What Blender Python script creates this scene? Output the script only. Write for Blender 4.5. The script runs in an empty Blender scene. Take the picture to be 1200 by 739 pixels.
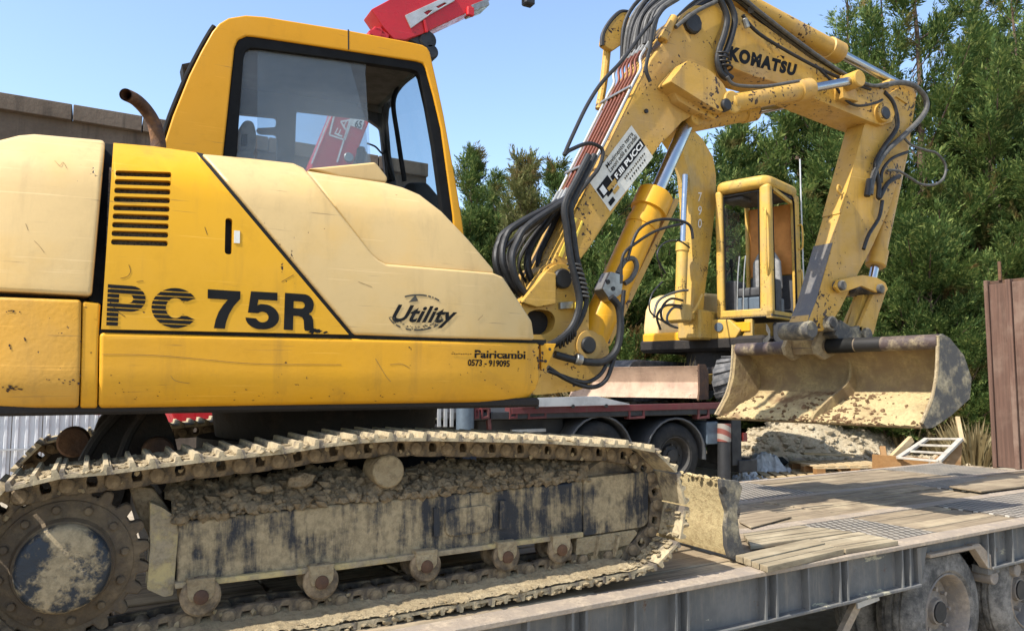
import bpy, bmesh, math, random
from mathutils import Vector, Matrix, noise
import numpy as np
random.seed(7)
R = math.radians
scene = bpy.context.scene
COL = scene.collection

# ------------------------------------------------------------------ camera
F, CX, CY = 920.0, 600.0, 369.5            # focal length and centre of the 1200 px wide photograph
YAW, PITCH = R(27.94), math.atan(77.5 / 920)
CAM = Vector((0, 0, 1.73))
cam_data = bpy.data.cameras.new('camera')
cam_data.sensor_width = 36
cam_data.lens = 36 * F / 1200
cam_data.clip_start = 0.05
cam_data.clip_end = 2000
cam = bpy.data.objects.new('camera', cam_data)
cam.location = CAM
cam.rotation_euler = (math.pi / 2 + PITCH, 0, -YAW)
COL.objects.link(cam)
scene.camera = cam

# ------------------------------------------------------------------ light
SUN_DIR = Vector((-0.66, -0.12, 0.80)).normalized()     # towards the sun
SUN_EL = math.asin(SUN_DIR.z)
SUN_AZ = math.atan2(SUN_DIR.x, SUN_DIR.y)               # clockwise from +Y
world = bpy.data.worlds.new('World')
scene.world = world
world.use_nodes = True
wn = world.node_tree.nodes
sky = wn.new('ShaderNodeTexSky')
sky.sky_type = 'NISHITA'
sky.sun_disc = False
sky.sun_elevation = SUN_EL
sky.sun_rotation = SUN_AZ
sky.air_density = 1.0
sky.dust_density = 1.2
sky.ozone_density = 1.2
world.node_tree.links.new(sky.outputs[0], wn['Background'].inputs[0])
wn['Background'].inputs[1].default_value = 0.15
sun_data = bpy.data.lights.new('sun', 'SUN')
sun_data.energy = 3.8
sun_data.angle = R(0.5)
sun_data.color = (1.0, 0.955, 0.88)
sun = bpy.data.objects.new('sun', sun_data)
sun.rotation_euler = (-SUN_DIR).to_track_quat('-Z', 'Y').to_euler()
sun.location = SUN_DIR * 30
COL.objects.link(sun)
scene.view_settings.view_transform = 'Standard'
scene.view_settings.look = 'None'
scene.view_settings.exposure = 1.08
scene.view_settings.gamma = 1
scene.view_settings.use_curve_mapping = False
scene.cycles.max_bounces = 8
scene.cycles.transparent_max_bounces = 12
scene.cycles.use_denoising = True

# ------------------------------------------------------------------ measuring the photograph
_r = Vector((math.cos(YAW), -math.sin(YAW), 0))
_f0 = Vector((math.sin(YAW), math.cos(YAW), 0))
_fw = _f0 * math.cos(PITCH) + Vector((0, 0, math.sin(PITCH)))
_up = -_f0 * math.sin(PITCH) + Vector((0, 0, math.cos(PITCH)))
def ray(x, y):
    return _r * ((x - CX) / F) + _up * ((CY - y) / F) + _fw
def PY(x, y, Y):                       # point on the upright plane at distance Y
    d = ray(x, y)
    return CAM + d * (Y / d.y)
def PZ(x, y, z):                       # point on the level plane at height z
    d = ray(x, y)
    return CAM + d * ((z - CAM.z) / d.z)
def PD(x, y, dep):                     # point at a given depth
    return CAM + ray(x, y) * dep
def PP(x, y, p, n):                    # point on any plane
    d = ray(x, y)
    return CAM + d * ((p - CAM).dot(n) / d.dot(n))

# ------------------------------------------------------------------ objects
INV = {}
def props(o, label=None, cat=None, group=None, kind=None):
    if label: o['label'] = label
    if cat: o['category'] = cat
    if group: o['group'] = group
    if kind: o['kind'] = kind
    return o
def root(name, label, cat, loc=(0, 0, 0), rotz=0.0, group=None, local=False):
    o = bpy.data.objects.new(name, None)
    o.empty_display_size = 0.2
    COL.objects.link(o)
    o.location = loc
    o.rotation_euler = (0, 0, rotz)
    INV[o.name] = Matrix.Identity(4) if local else (Matrix.Translation(Vector(loc)) @ Matrix.Rotation(rotz, 4, 'Z')).inverted()
    return props(o, label, cat, group)
def link(name, me, parent=None, mtx=None):
    o = bpy.data.objects.new(name, me)
    COL.objects.link(o)
    if parent is not None:
        o.parent = parent
        if parent.name in INV:
            o.matrix_parent_inverse = INV[parent.name]
    if mtx is not None:
        o.matrix_basis = mtx
    return o
def cat_rom(pts, n=6, closed=False):
    pts = [Vector(p) for p in pts]
    out = []
    m = len(pts)
    rng = range(m) if closed else range(m - 1)
    for i in rng:
        if closed:
            p0, p1, p2, p3 = pts[(i - 1) % m], pts[i], pts[(i + 1) % m], pts[(i + 2) % m]
        else:
            p0, p1, p2, p3 = pts[max(i - 1, 0)], pts[i], pts[i + 1], pts[min(i + 2, m - 1)]
        for k in range(n):
            t = k / n
            out.append(0.5 * ((2 * p1) + (p2 - p0) * t + (2 * p0 - 5 * p1 + 4 * p2 - p3) * t * t + (3 * p1 - p0 - 3 * p2 + p3) * t ** 3))
    if not closed:
        out.append(pts[-1])
    return out
def rnd_poly(pts, rad, n=4):
    """round the corners of a polygon: rad is one radius or a list"""
    out = []
    m = len(pts)
    pts = [Vector(p) for p in pts]
    for i, p in enumerate(pts):
        r = rad[i] if isinstance(rad, (list, tuple)) else rad
        a, b = pts[i - 1] - p, pts[(i + 1) % m] - p
        r = min(r, a.length * .48, b.length * .48)
        if r <= 1e-5:
            out.append(p); continue
        q0, q1 = p + a.normalized() * r, p + b.normalized() * r
        for k in range(n + 1):
            t = k / n
            out.append(q0 * (1 - t) ** 2 + p * 2 * t * (1 - t) + q1 * t * t)
    return out
def px(pts, Y):
    return [PY(x, y, Y) for x, y in pts]
def pxr(pts, Y, rad):
    """pixel outline with corners rounded (radius in pixels), on plane Y"""
    return [PY(v.x, v.y, Y) for v in rnd_poly([Vector((a, b)) for a, b in pts], rad)]

class MB:
    def __init__(s):
        s.bm = bmesh.new(); s.wn = False
    def _bev(s, faces, bev, seg=2, ang=28):
        if bev <= 0: return
        s.wn = True
        es = set()
        for f in faces:
            for e in f.edges: es.add(e)
        s.bm.normal_update()
        es = [e for e in es if e.is_valid and len(e.link_faces) == 2 and e.calc_face_angle(0) > R(ang)]
        if es:
            bmesh.ops.bevel(s.bm, geom=es, offset=bev, segments=seg, profile=.5, affect='EDGES', clamp_overlap=True)
    def prism(s, pts, vec, bev=0, seg=2, holes=None):
        bm = s.bm
        vec = Vector(vec)
        if holes:
            es = []
            for loop in [pts] + holes:
                vs = [bm.verts.new(p) for p in loop]
                for i in range(len(vs)):
                    es.append(bm.edges.new((vs[i - 1], vs[i])))
            r = bmesh.ops.triangle_fill(bm, use_beauty=True, edges=es)
            fs = [g for g in r['geom'] if isinstance(g, bmesh.types.BMFace)]
        else:
            vs = [bm.verts.new(p) for p in pts]
            fs = [bm.faces.new(vs)]
        r = bmesh.ops.extrude_face_region(bm, geom=fs)
        nv = [g for g in r['geom'] if isinstance(g, bmesh.types.BMVert)]
        nf = [g for g in r['geom'] if isinstance(g, bmesh.types.BMFace)]
        bmesh.ops.translate(bm, verts=nv, vec=vec)
        # all faces touching new verts or the old cap
        allf = set(fs) | set(nf)
        for v in nv:
            for f in v.link_faces: allf.add(f)
        allf = [f for f in allf if f.is_valid]
        bmesh.ops.recalc_face_normals(bm, faces=allf)
        s._bev(allf, bev, seg)
        return s
    def box(s, c, size, bev=0, rot=None, seg=1):
        c = Vector(c); hx, hy, hz = [k / 2 for k in size]
        M = rot if rot is not None else Matrix.Identity(3)
        pts = [c + M @ Vector(q) for q in ((-hx, -hy, -hz), (hx, -hy, -hz), (hx, hy, -hz), (-hx, hy, -hz))]
        return s.prism(pts, M @ Vector((0, 0, 2 * hz)), bev, seg)
    def box2(s, a, b, bev=0, seg=1):
        a, b = Vector(a), Vector(b)
        return s.box((a + b) / 2, [abs(k) for k in (b - a)], bev, None, seg)
    def bar(s, p0, p1, w, h, up=(0, 0, 1), bev=0):
        p0, p1 = Vector(p0), Vector(p1)
        d = (p1 - p0).normalized()
        a = d.cross(Vector(up)).normalized()
        b = a.cross(d).normalized()
        pts = [p0 + a * (i * w / 2) + b * (j * h / 2) for i, j in ((-1, -1), (1, -1), (1, 1), (-1, 1))]
        return s.prism(pts, p1 - p0, bev, 1)
    def rev(s, p0, axis, prof, seg=20, cap=True):
        """profile of (t along axis, radius)"""
        bm = s.bm
        p0 = Vector(p0); d = Vector(axis).normalized()
        a = d.orthogonal().normalized(); b = d.cross(a)
        rings = []
        for t, r in prof:
            rings.append([bm.verts.new(p0 + d * t + (a * math.cos(2 * math.pi * k / seg) + b * math.sin(2 * math.pi * k / seg)) * max(r, 1e-4)) for k in range(seg)])
        fs = []
        for q in range(len(rings) - 1):
            for k in range(seg):
                fs.append(bm.faces.new((rings[q][k], rings[q][(k + 1) % seg], rings[q + 1][(k + 1) % seg], rings[q + 1][k])))
        if cap:
            fs.append(bm.faces.new(rings[0][::-1])); fs.append(bm.faces.new(rings[-1]))
        bmesh.ops.recalc_face_normals(bm, faces=fs)
        return s
    def cyl(s, p0, p1, r0, r1=None, seg=16, bev=0):
        p0, p1 = Vector(p0), Vector(p1)
        L = (p1 - p0).length
        r1 = r0 if r1 is None else r1
        if bev:
            return s.rev(p0, p1 - p0, [(0, r0 - bev), (bev, r0), (L - bev, r1), (L, r1 - bev)], seg)
        return s.rev(p0, p1 - p0, [(0, r0), (L, r1)], seg)
    def tube(s, pts, r, seg=8, smooth=5, cap=True):
        bm = s.bm
        P = cat_rom(pts, smooth) if smooth else [Vector(p) for p in pts]
        n = len(P)
        t0 = (P[1] - P[0]).normalized()
        a = t0.orthogonal().normalized()
        rings = []
        for i, p in enumerate(P):
            t = (P[min(i + 1, n - 1)] - P[max(i - 1, 0)])
            if t.length < 1e-9: t = t0
            t = t.normalized()
            a = (a - t * a.dot(t)).normalized()
            b = t.cross(a)
            rr = r(i / (n - 1)) if callable(r) else r
            rings.append([bm.verts.new(p + (a * math.cos(2 * math.pi * k / seg) + b * math.sin(2 * math.pi * k / seg)) * rr) for k in range(seg)])
        fs = []
        for q in range(n - 1):
            for k in range(seg):
                fs.append(bm.faces.new((rings[q][k], rings[q][(k + 1) % seg], rings[q + 1][(k + 1) % seg], rings[q + 1][k])))
        if cap:
            fs.append(bm.faces.new(rings[0][::-1])); fs.append(bm.faces.new(rings[-1]))
        bmesh.ops.recalc_face_normals(bm, faces=fs)
        return s
    def grid(s, fn, nu, nv, closed_u=False):
        bm = s.bm
        V = [[bm.verts.new(fn(i / nu, j / nv)) for j in range(nv + 1)] for i in range(nu + 1)]
        for i in range(nu):
            for j in range(nv):
                bm.faces.new((V[i][j], V[i + 1][j], V[i + 1][j + 1], V[i][j + 1]))
        return s
    def rock(s, c, r, sq=(1, 1, 1), jit=.35, sub=1):
        c = Vector(c)
        res = bmesh.ops.create_icosphere(s.bm, subdivisions=sub, radius=1)
        o = Vector((random.random() * 99, random.random() * 99, random.random() * 99))
        for v in res['verts']:
            k = 1 + jit * noise.noise(v.co * 1.3 + o) * 1.6
            v.co = c + Vector((v.co.x * sq[0], v.co.y * sq[1], v.co.z * sq[2])) * (r * k)
        return s
    def slice(s, axis, vals):
        n = Vector((0, 0, 0)); n[axis] = 1
        for v in vals:
            p = Vector((0, 0, 0)); p[axis] = v
            bmesh.ops.bisect_plane(s.bm, geom=s.bm.verts[:] + s.bm.edges[:] + s.bm.faces[:], plane_co=p, plane_no=n, dist=1e-5)
        return s
    def warp(s, fn):
        for v in s.bm.verts: v.co = fn(v.co)
        return s
    def mesh(s, name, mat, ang=35):
        me = bpy.data.meshes.new(name)
        s.bm.normal_update()
        s.bm.to_mesh(me); s.bm.free()
        me.polygons.foreach_set('use_smooth', [True] * len(me.polygons))
        me.set_sharp_from_angle(angle=R(ang))
        if mat is not None: me.materials.append(mat)
        return me
    def build(s, name, mat, parent=None, mtx=None, ang=35):
        w = s.wn
        o = link(name, s.mesh(name, mat, ang), parent, mtx)
        if w:
            md = o.modifiers.new('weighted', 'WEIGHTED_NORMAL'); md.keep_sharp = True
        return o

# ------------------------------------------------------------------ materials
def L(r, g, b):                                  # sRGB 0..255 -> linear
    f = lambda c: (c / 255) / 12.92 if c <= 10 else ((c / 255 + .055) / 1.055) ** 2.4
    return (f(r), f(g), f(b))
class NT:
    def __init__(s, name):
        s.m = bpy.data.materials.new(name); s.m.use_nodes = True
        s.t = s.m.node_tree; s.n = s.t.nodes; s.bsdf = s.n['Principled BSDF']
        s.tc = s.n.new('ShaderNodeTexCoord')
    def lk(s, a, b): s.t.links.new(a, b)
    def mapping(s, scale=(1, 1, 1), rot=(0, 0, 0), vec=None):
        m = s.n.new('ShaderNodeMapping'); m.inputs['Scale'].default_value = scale; m.inputs['Rotation'].default_value = rot
        s.lk(vec or s.tc.outputs['Object'], m.inputs[0]); return m.outputs[0]
    def noise(s, scale, detail=5, rough=.55, vec=None, dist=0):
        m = s.n.new('ShaderNodeTexNoise'); m.inputs['Scale'].default_value = scale; m.inputs['Detail'].default_value = detail
        m.inputs['Roughness'].default_value = rough; m.inputs['Distortion'].default_value = dist
        s.lk(vec or s.tc.outputs['Object'], m.inputs['Vector']); return m.outputs['Fac']
    def vor(s, scale, feat='F1', out='Distance', vec=None):
        m = s.n.new('ShaderNodeTexVoronoi'); m.feature = feat; m.inputs['Scale'].default_value = scale
        s.lk(vec or s.tc.outputs['Object'], m.inputs['Vector']); return m.outputs[out]
    def ramp(s, fac, a, b, lo=0, hi=1):
        m = s.n.new('ShaderNodeMapRange'); m.inputs[1].default_value = a; m.inputs[2].default_value = b
        m.inputs[3].default_value = lo; m.inputs[4].default_value = hi; m.clamp = True
        m.interpolation_type = 'SMOOTHSTEP'
        s.lk(fac, m.inputs[0]); return m.outputs[0]
    def math(s, op, a, b):
        m = s.n.new('ShaderNodeMath'); m.operation = op
        for i, v in enumerate((a, b)):
            if isinstance(v, (int, float)): m.inputs[i].default_value = v
            else: s.lk(v, m.inputs[i])
        return m.outputs[0]
    def mix(s, fac, a, b):
        m = s.n.new('ShaderNodeMix'); m.data_type = 'RGBA'
        if isinstance(fac, (int, float)): m.inputs[0].default_value = fac
        else: s.lk(fac, m.inputs[0])
        for i, v in ((6, a), (7, b)):
            if isinstance(v, tuple): m.inputs[i].default_value = (*v, 1)
            else: s.lk(v, m.inputs[i])
        return m.outputs[2]
    def bump(s, h, strength=.3, dist=.01, prev=None):
        m = s.n.new('ShaderNodeBump'); m.inputs['Strength'].default_value = strength; m.inputs['Distance'].default_value = dist
        s.lk(h, m.inputs['Height'])
        if prev is not None: s.lk(prev, m.inputs['Normal'])
        return m.outputs[0]
    def out(s, col=None, rough=.5, metal=0, nrm=None, spec=.5):
        b = s.bsdf
        if col is not None:
            if isinstance(col, tuple): b.inputs['Base Color'].default_value = (*col, 1)
            else: s.lk(col, b.inputs['Base Color'])
        if isinstance(rough, (int, float)): b.inputs['Roughness'].default_value = rough
        else: s.lk(rough, b.inputs['Roughness'])
        b.inputs['Metallic'].default_value = metal
        b.inputs['Specular IOR Level'].default_value = spec
        if nrm is not None: s.lk(nrm, b.inputs['Normal'])
        return s.m
def paint(name, col, col2, dirt=(.10, .07, .04), dirt_amt=.35, chips=.62, chip_col=(.035, .018, .010), rough=.42, patch=1.1, bump=.12, streak=1.0, spec=.4, patch_lo=.42, patch_hi=.68):
    t = NT(name)
    big = t.noise(patch, 6, .6)
    c = t.mix(t.ramp(big, patch_lo, patch_hi), col, col2)
    c = t.mix(t.ramp(t.noise(2.4, 7, .7, dist=.5), .48, .8, 0, .16), c, (.75 * col[0] + .19, .75 * col[1] + .125, .75 * col[2] + .05))
    fine = t.noise(9, 8, .7)
    c = t.mix(t.ramp(fine, .45, .8, 0, .22), c, tuple(k * .55 for k in col))
    st = t.noise(1.0, 7, .65, t.mapping((14, 14, 1.3)))
    c = t.mix(t.ramp(st, .5, .82, 0, dirt_amt * streak), c, dirt)
    blot = t.noise(3.1, 9, .72, dist=.6)
    c = t.mix(t.ramp(blot, .55, .8, 0, dirt_amt), c, dirt)
    scr = t.noise(1.0, 3, .6, t.mapping((3, 3, 95), (0, .35, 0)))
    c = t.mix(t.ramp(scr, .665, .72, 0, .45), c, dirt)
    scr2 = t.noise(1.0, 2, .5, t.mapping((2.2, 2.2, 150), (0, -.9, 0)))
    c = t.mix(t.ramp(scr2, .69, .72, 0, .5), c, tuple(min(.8, k * 1.25 + .05) for k in col))
    ch = t.math('ADD', t.math('MULTIPLY', t.noise(38, 4, .6), .62), t.math('MULTIPLY', t.noise(4.2, 3, .5), .38))
    cm = t.ramp(ch, chips, chips + .025)
    c = t.mix(cm, c, chip_col)
    rr = t.ramp(fine, .3, .75, rough - .1, rough + .22)
    n = t.bump(big, bump, .05)
    n = t.bump(t.noise(70, 3, .5), min(1, bump * .7), .006 + .008 * (bump > .3), n)
    n = t.bump(cm, .35, -.004, n)
    return t.out(c, rr, 0, n, spec)
def earth(name, cols, scale=3, bump=.7, dist=.03, rough=.95):
    t = NT(name)
    a = t.noise(scale, 9, .68); b = t.noise(scale * 7, 7, .7)
    c = t.mix(t.ramp(a, .35, .65), cols[0], cols[1])
    c = t.mix(t.ramp(b, .42, .72), c, cols[2])
    h = t.math('ADD', t.math('MULTIPLY', a, .6), t.math('MULTIPLY', b, .5))
    n = t.bump(h, bump, dist)
    n = t.bump(t.noise(scale * 26, 5, .7), bump * .7, dist * .25, n)
    return t.out(c, rough, 0, n, .15)
def muddy(name, base, mud, amt_lo=.42, amt_hi=.6, scale=5, rough=.6, vert=True, metal=0):
    """paint or steel showing through dried mud, with vertical runs"""
    t = NT(name)
    a = t.noise(scale, 9, .7)
    b = t.noise(1, 8, .7, t.mapping((16, 16, 2.0) if vert else (9, 9, 9)))
    m = t.ramp(t.math('ADD', t.math('MULTIPLY', a, .55), t.math('MULTIPLY', b, .45)), amt_lo, amt_hi)
    fine = t.noise(40, 6, .7)
    mudc = t.mix(t.ramp(fine, .35, .7), mud, tuple(k * .62 for k in mud))
    c = t.mix(m, base, mudc)
    n = t.bump(m, .55, .006)
    n = t.bump(fine, .4, .006, n)
    n = t.bump(t.noise(11, 7, .7), .35, .02, n)
    return t.out(c, t.ramp(m, 0, 1, rough, .95), metal, n, .3)
def plain(name, col, rough=.5, metal=0, var=.25, scale=12, bump=.1, spec=.5):
    t = NT(name)
    a = t.noise(scale, 6, .65)
    c = t.mix(t.ramp(a, .35, .7), col, tuple(k * (1 - var) for k in col))
    return t.out(c, t.ramp(a, .3, .7, max(.02, rough - .08), min(1, rough + .1)), metal, t.bump(t.noise(scale * 4, 4, .6), bump, .004), spec)
def wood(name, a, b, c3, grain=(2.2, 42, 42), bump=.35, rough=.85):
    t = NT(name)
    info = t.n.new('ShaderNodeObjectInfo')
    off = t.n.new('ShaderNodeVectorMath'); off.operation = 'ADD'
    sc = t.n.new('ShaderNodeVectorMath'); sc.operation = 'SCALE'; sc.inputs[3].default_value = 37
    cmb = t.n.new('ShaderNodeCombineXYZ')
    for i in range(3): t.lk(info.outputs['Random'], cmb.inputs[i])
    t.lk(cmb.outputs[0], sc.inputs[0]); t.lk(t.tc.outputs['Object'], off.inputs[0]); t.lk(sc.outputs[0], off.inputs[1])
    v = off.outputs[0]
    g = t.noise(1, 7, .65, t.mapping(grain, vec=v), dist=.4)
    big = t.noise(2.6, 6, .65, v)
    c = t.mix(t.ramp(g, .35, .68), a, b)
    c = t.mix(t.ramp(big, .45, .72, 0, .8), c, c3)
    c = t.mix(t.ramp(info.outputs['Random'], 0, 1, 0, .45), c, tuple(k * .6 for k in a))
    n = t.bump(g, bump, .008); n = t.bump(t.noise(30, 5, .6, v), bump * .5, .006, n)
    return t.out(c, rough, 0, n, .2)

M = {}
YEL, YEL2 = (.62, .318, .012), (.60, .35, .045)
M['yellow'] = paint('yellow_paint', YEL, (.62, .322, .025), dirt_amt=.22, chips=.665, rough=.40, bump=.05, spec=.25)
M['yellow_low'] = paint('yellow_lower_paint', (.63, .308, .011), (.58, .29, .022), dirt_amt=.30, chips=.64, rough=.40, bump=.09, spec=.25)
M['counter'] = paint('counterweight_paint', (.58, .285, .016), (.50, .265, .04), dirt_amt=.30, chips=.63, rough=.45, bump=.26)
M['cab_yellow'] = paint('cab_yellow_paint', (.60, .275, .010), (.57, .27, .014), dirt_amt=.10, chips=.69, rough=.38, bump=.03, spec=.25)
M['cream'] = paint('faded_cream_paint', (.565, .395, .17), (.59, .365, .105), dirt_amt=.24, chips=.665, rough=.42, bump=.08, patch=1.4, patch_lo=.5, patch_hi=.75)
M['boom'] = paint('worn_boom_paint', (.47, .268, .042), (.42, .255, .078), dirt_amt=.5, chips=.585, rough=.48, bump=.15, patch=2.2)
M['old'] = paint('old_yellow_paint', (.50, .30, .05), (.39, .26, .085), dirt_amt=.5, chips=.60, rough=.55, bump=.2, patch=2.5)
M['bright'] = plain('bright_yellow_edge', (.75, .55, .06), .45)
M['black'] = plain('black_rubber', (.012, .012, .011), .7, var=.4, spec=.2)
M['hose'] = plain('hose_rubber', (.020, .019, .018), .5, var=.5, scale=30, spec=.35)
M['hose_grey'] = plain('dusty_hose', (.085, .08, .07), .6, var=.5, scale=25)
M['frame_black'] = plain('window_rubber', (.010, .010, .010), .6, spec=.10)
M['ink'] = plain('decal_ink', (.010, .010, .010), .6, var=.3, spec=.15)
M['ink_worn'] = plain('worn_decal_ink', (.05, .045, .03), .6, var=.5)
M['white'] = plain('white_decal', (.72, .71, .66), .5, var=.15)
M['sticker'] = plain('sticker_white', (.62, .60, .52), .5, var=.2)
M['chrome'] = plain('chrome_rod', (.42, .43, .44), .22, 1.0, var=.1, bump=.02)
M['steel_pipe'] = plain('steel_pipe', (.52, .50, .46), .35, .7, var=.3)
M['rust_pipe'] = plain('rust_red_pipe', (.19, .06, .035), .38, .45, var=.5, scale=30)
M['fitting'] = plain('steel_fitting', (.33, .32, .29), .4, .7, var=.4)
M['pale_wood'] = plain('weathered_pale_timber', (.44, .40, .33), .8, var=.35, scale=9)
M['pin'] = plain('dark_pin', (.03, .028, .026), .5, .4)
M['rusty'] = muddy('rusty_steel', (.055, .030, .020), (.16, .085, .045), .4, .65, 6, .7, False)
M['exhaust'] = muddy('rusty_exhaust', (.07, .035, .022), (.22, .11, .05), .46, .62, 8, .6, False)
MUD = (.37, .28, .15)
M['mud'] = earth('dried_mud', ((.31, .24, .14), (.40, .32, .195), (.23, .175, .105)), 6, .9, .03)
M['mud_dark'] = earth('packed_earth', ((.27, .205, .125), (.36, .28, .175), (.17, .127, .077)), 7, 1.0, .04)
M['shoe'] = muddy('muddy_track_shoe', (.12, .10, .08), (.42, .34, .21), .38, .52, 9, .5, False)
M['link'] = muddy('muddy_track_link', (.055, .042, .03), (.27, .20, .12), .40, .58, 12, .6, False)
M['frame'] = muddy('navy_frame_under_mud', (.017, .019, .024), (.34, .265, .155), .435, .55, 4.5, .45, True)
M['hub'] = muddy('navy_hub_under_mud', (.020, .026, .034), (.33, .26, .155), .46, .53, 7, .4, False)
M['lip'] = muddy('yellow_lip_under_mud', (.42, .33, .15), (.31, .25, .16), .40, .58, 9, .6, False)
M['sprocket'] = muddy('dusty_sprocket', (.085, .063, .042), (.17, .125, .075), .4, .6, 8, .7, False)
M['under'] = muddy('dark_underbody', (.018, .015, .013), (.07, .05, .032), .5, .7, 5, .75, False)
M['grey_rail'] = muddy('grey_trailer_paint', (.125, .125, .12), (.22, .19, .15), .48, .68, 3, .55, True)
M['rail_top'] = muddy('worn_rail_top', (.27, .22, .17), (.42, .335, .24), .40, .62, 7, .65, False)
M['deck_wood'] = wood('deck_timber', (.31, .24, .155), (.14, .105, .068), (.46, .37, .235))
M['mat_wood'] = wood('sandy_timber', (.34, .275, .175), (.16, .125, .08), (.45, .375, .25))
M['pallet'] = wood('pallet_timber', (.50, .37, .20), (.36, .25, .12), (.56, .46, .30))
M['board'] = wood('brown_board', (.30, .16, .06), (.22, .11, .04), (.38, .24, .12))
M['rust_wood'] = wood('red_brown_timber', (.15, .085, .06), (.075, .045, .033), (.24, .17, .125), grain=(42, 42, 1.6))
M['tyre'] = muddy('dusty_tyre', (.045, .044, .042), (.26, .24, .21), .38, .60, 6, .75, False)
M['tyre_dark'] = muddy('dark_truck_tyre', (.014, .014, .014), (.05, .046, .04), .45, .7, 6, .8, False)
M['rim_dark'] = muddy('dark_truck_rim', (.04, .038, .035), (.10, .085, .07), .45, .7, 6, .7, False)
M['rim'] = muddy('dusty_rim', (.20, .175, .15), (.34, .28, .215), .42, .62, 6, .6, False)
M['red'] = paint('red_crane_paint', (.48, .018, .022), (.40, .015, .02), dirt_amt=.15, chips=.68, rough=.3, bump=.04)
M['red_dark'] = paint('dull_red_chassis', (.13, .022, .024), (.09, .025, .024), dirt_amt=.6, chips=.64, rough=.6, bump=.1)
M['dark'] = plain('dark_chassis', (.020, .020, .021), .6, var=.5, scale=6)
M['blue_grey'] = plain('blue_grey_steel', (.10, .13, .16), .45, .2)
M['alu'] = plain('aluminium_board', (.46, .46, .45), .45, .3, var=.3, scale=5)
M['interior'] = plain('cab_trim_grey', (.05, .05, .052), .7, var=.3)
M['headliner'] = plain('cab_headliner', (.085, .075, .062), .85, var=.3)
M['seat'] = plain('grey_seat_cloth', (.26, .25, .235), .9, var=.3, scale=20, bump=.3)
M['orange'] = plain('orange_panel', (.52, .20, .03), .6, var=.3, scale=4)
M['dozer'] = paint('sunbleached_dozer_paint', (.40, .27, .18), (.30, .195, .13), dirt_amt=.5, chips=.62, rough=.6, bump=.2, patch=3)
M['rubber_track'] = muddy('worn_rubber_track', (.06, .06, .06), (.20, .19, .18), .42, .66, 7, .8, False)
M['blade_mud'] = earth('yellow_blade_mud', ((.40, .31, .16), (.47, .375, .20), (.29, .215, .11)), 5, .8, .02)
M['bucket_in'] = muddy('muddy_bucket_inside', (.20, .14, .075), (.36, .27, .13), .42, .6, 5, .8, False)
M['bucket_out'] = muddy('dusty_bucket_side', (.065, .062, .058), (.34, .29, .19), .45, .62, 7, .65, False)
M['tube'] = muddy('worn_bucket_tube', (.07, .05, .045), (.38, .30, .17), .45, .66, 8, .5, False)
M['soil'] = earth('brown_soil', ((.17, .10, .05), (.24, .15, .08), (.11, .065, .035)), 8, 1.0, .03)
M['sand'] = earth('pale_spoil', ((.54, .44, .29), (.62, .53, .37), (.38, .30, .19)), 4, 1.0, .10)
M['ground'] = earth('yard_ground', ((.30, .25, .18), (.38, .33, .25), (.22, .18, .13)), 1.4, .6, .04)
M['plastic'] = plain('white_sheet_plastic', (.50, .50, .48), .6, var=.35)
M['lamp_red'] = plain('red_lens', (.12, .015, .012), .4)
def glass_mat(name, tint=(.80, .86, .88), rough=.02, dust=.10):
    t = NT(name)
    n = t.n
    g = n.new('ShaderNodeBsdfGlossy'); g.inputs['Roughness'].default_value = rough
    tr = n.new('ShaderNodeBsdfTransparent'); tr.inputs[0].default_value = (*tint, 1)
    df = n.new('ShaderNodeBsdfDiffuse'); df.inputs[0].default_value = (.42, .45, .47, 1)
    lw = n.new('ShaderNodeLayerWeight'); lw.inputs[0].default_value = .5
    p5 = t.math('POWER', lw.outputs['Facing'], 5.0)
    frf = t.math('ADD', t.math('MULTIPLY', p5, .5), .02)
    m1 = n.new('ShaderNodeMixShader'); m2 = n.new('ShaderNodeMixShader')
    t.lk(frf, m1.inputs[0]); t.lk(tr.outputs[0], m1.inputs[1]); t.lk(g.outputs[0], m1.inputs[2])
    d = t.ramp(t.noise(2.5, 7, .65), .25, .8, dust * .7, dust * 1.4)
    t.lk(d, m2.inputs[0]); t.lk(m1.outputs[0], m2.inputs[1]); t.lk(df.outputs[0], m2.inputs[2])
    t.lk(m2.outputs[0], n['Material Output'].inputs[0])
    return t.m
M['glass'] = glass_mat('cab_glass', dust=.05)
M['glass_dusty'] = glass_mat('dusty_sliding_glass', (.86, .90, .92), .03, .11)
def chequer():
    t = NT('chequer_plate_steel')
    def wave(rot):
        w = t.n.new('ShaderNodeTexWave'); w.wave_type = 'BANDS'; w.inputs['Scale'].default_value = 6.6
        t.lk(t.mapping((1, 1, 1), (0, 0, rot)), w.inputs[0]); return w.outputs['Fac']
    a, b = wave(R(28)), wave(R(-28))
    h = t.ramp(t.math('MULTIPLY', a, b), .28, .6)
    big = t.noise(3, 7, .65)
    c = t.mix(t.ramp(big, .4, .65), (.12, .105, .088), (.24, .20, .15))
    c = t.mix(t.math('MULTIPLY', h, .85), c, (.56, .51, .42))
    n = t.bump(h, .9, .012)
    return t.out(c, .55, .25, n, .4)
M['chequer'] = chequer()
def concrete():
    t = NT('stained_concrete')
    a = t.noise(.9, 8, .65); s = t.noise(1, 8, .7, t.mapping((7, 7, .5)))
    c = t.mix(t.ramp(a, .35, .65), (.105, .080, .058), (.15, .118, .088))
    c = t.mix(t.ramp(s, .45, .75, 0, .85), c, (.045, .037, .03))
    c = t.mix(t.ramp(t.noise(22, 6, .7), .45, .7, 0, .5), c, (.08, .066, .052))
    return t.out(c, .92, 0, t.bump(t.noise(18, 6, .7), .4, .02), .2)
M['concrete'] = concrete()
M['sheet'] = plain('white_corrugated_sheet', (.60, .60, .60), .5, var=.18, scale=2)
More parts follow.
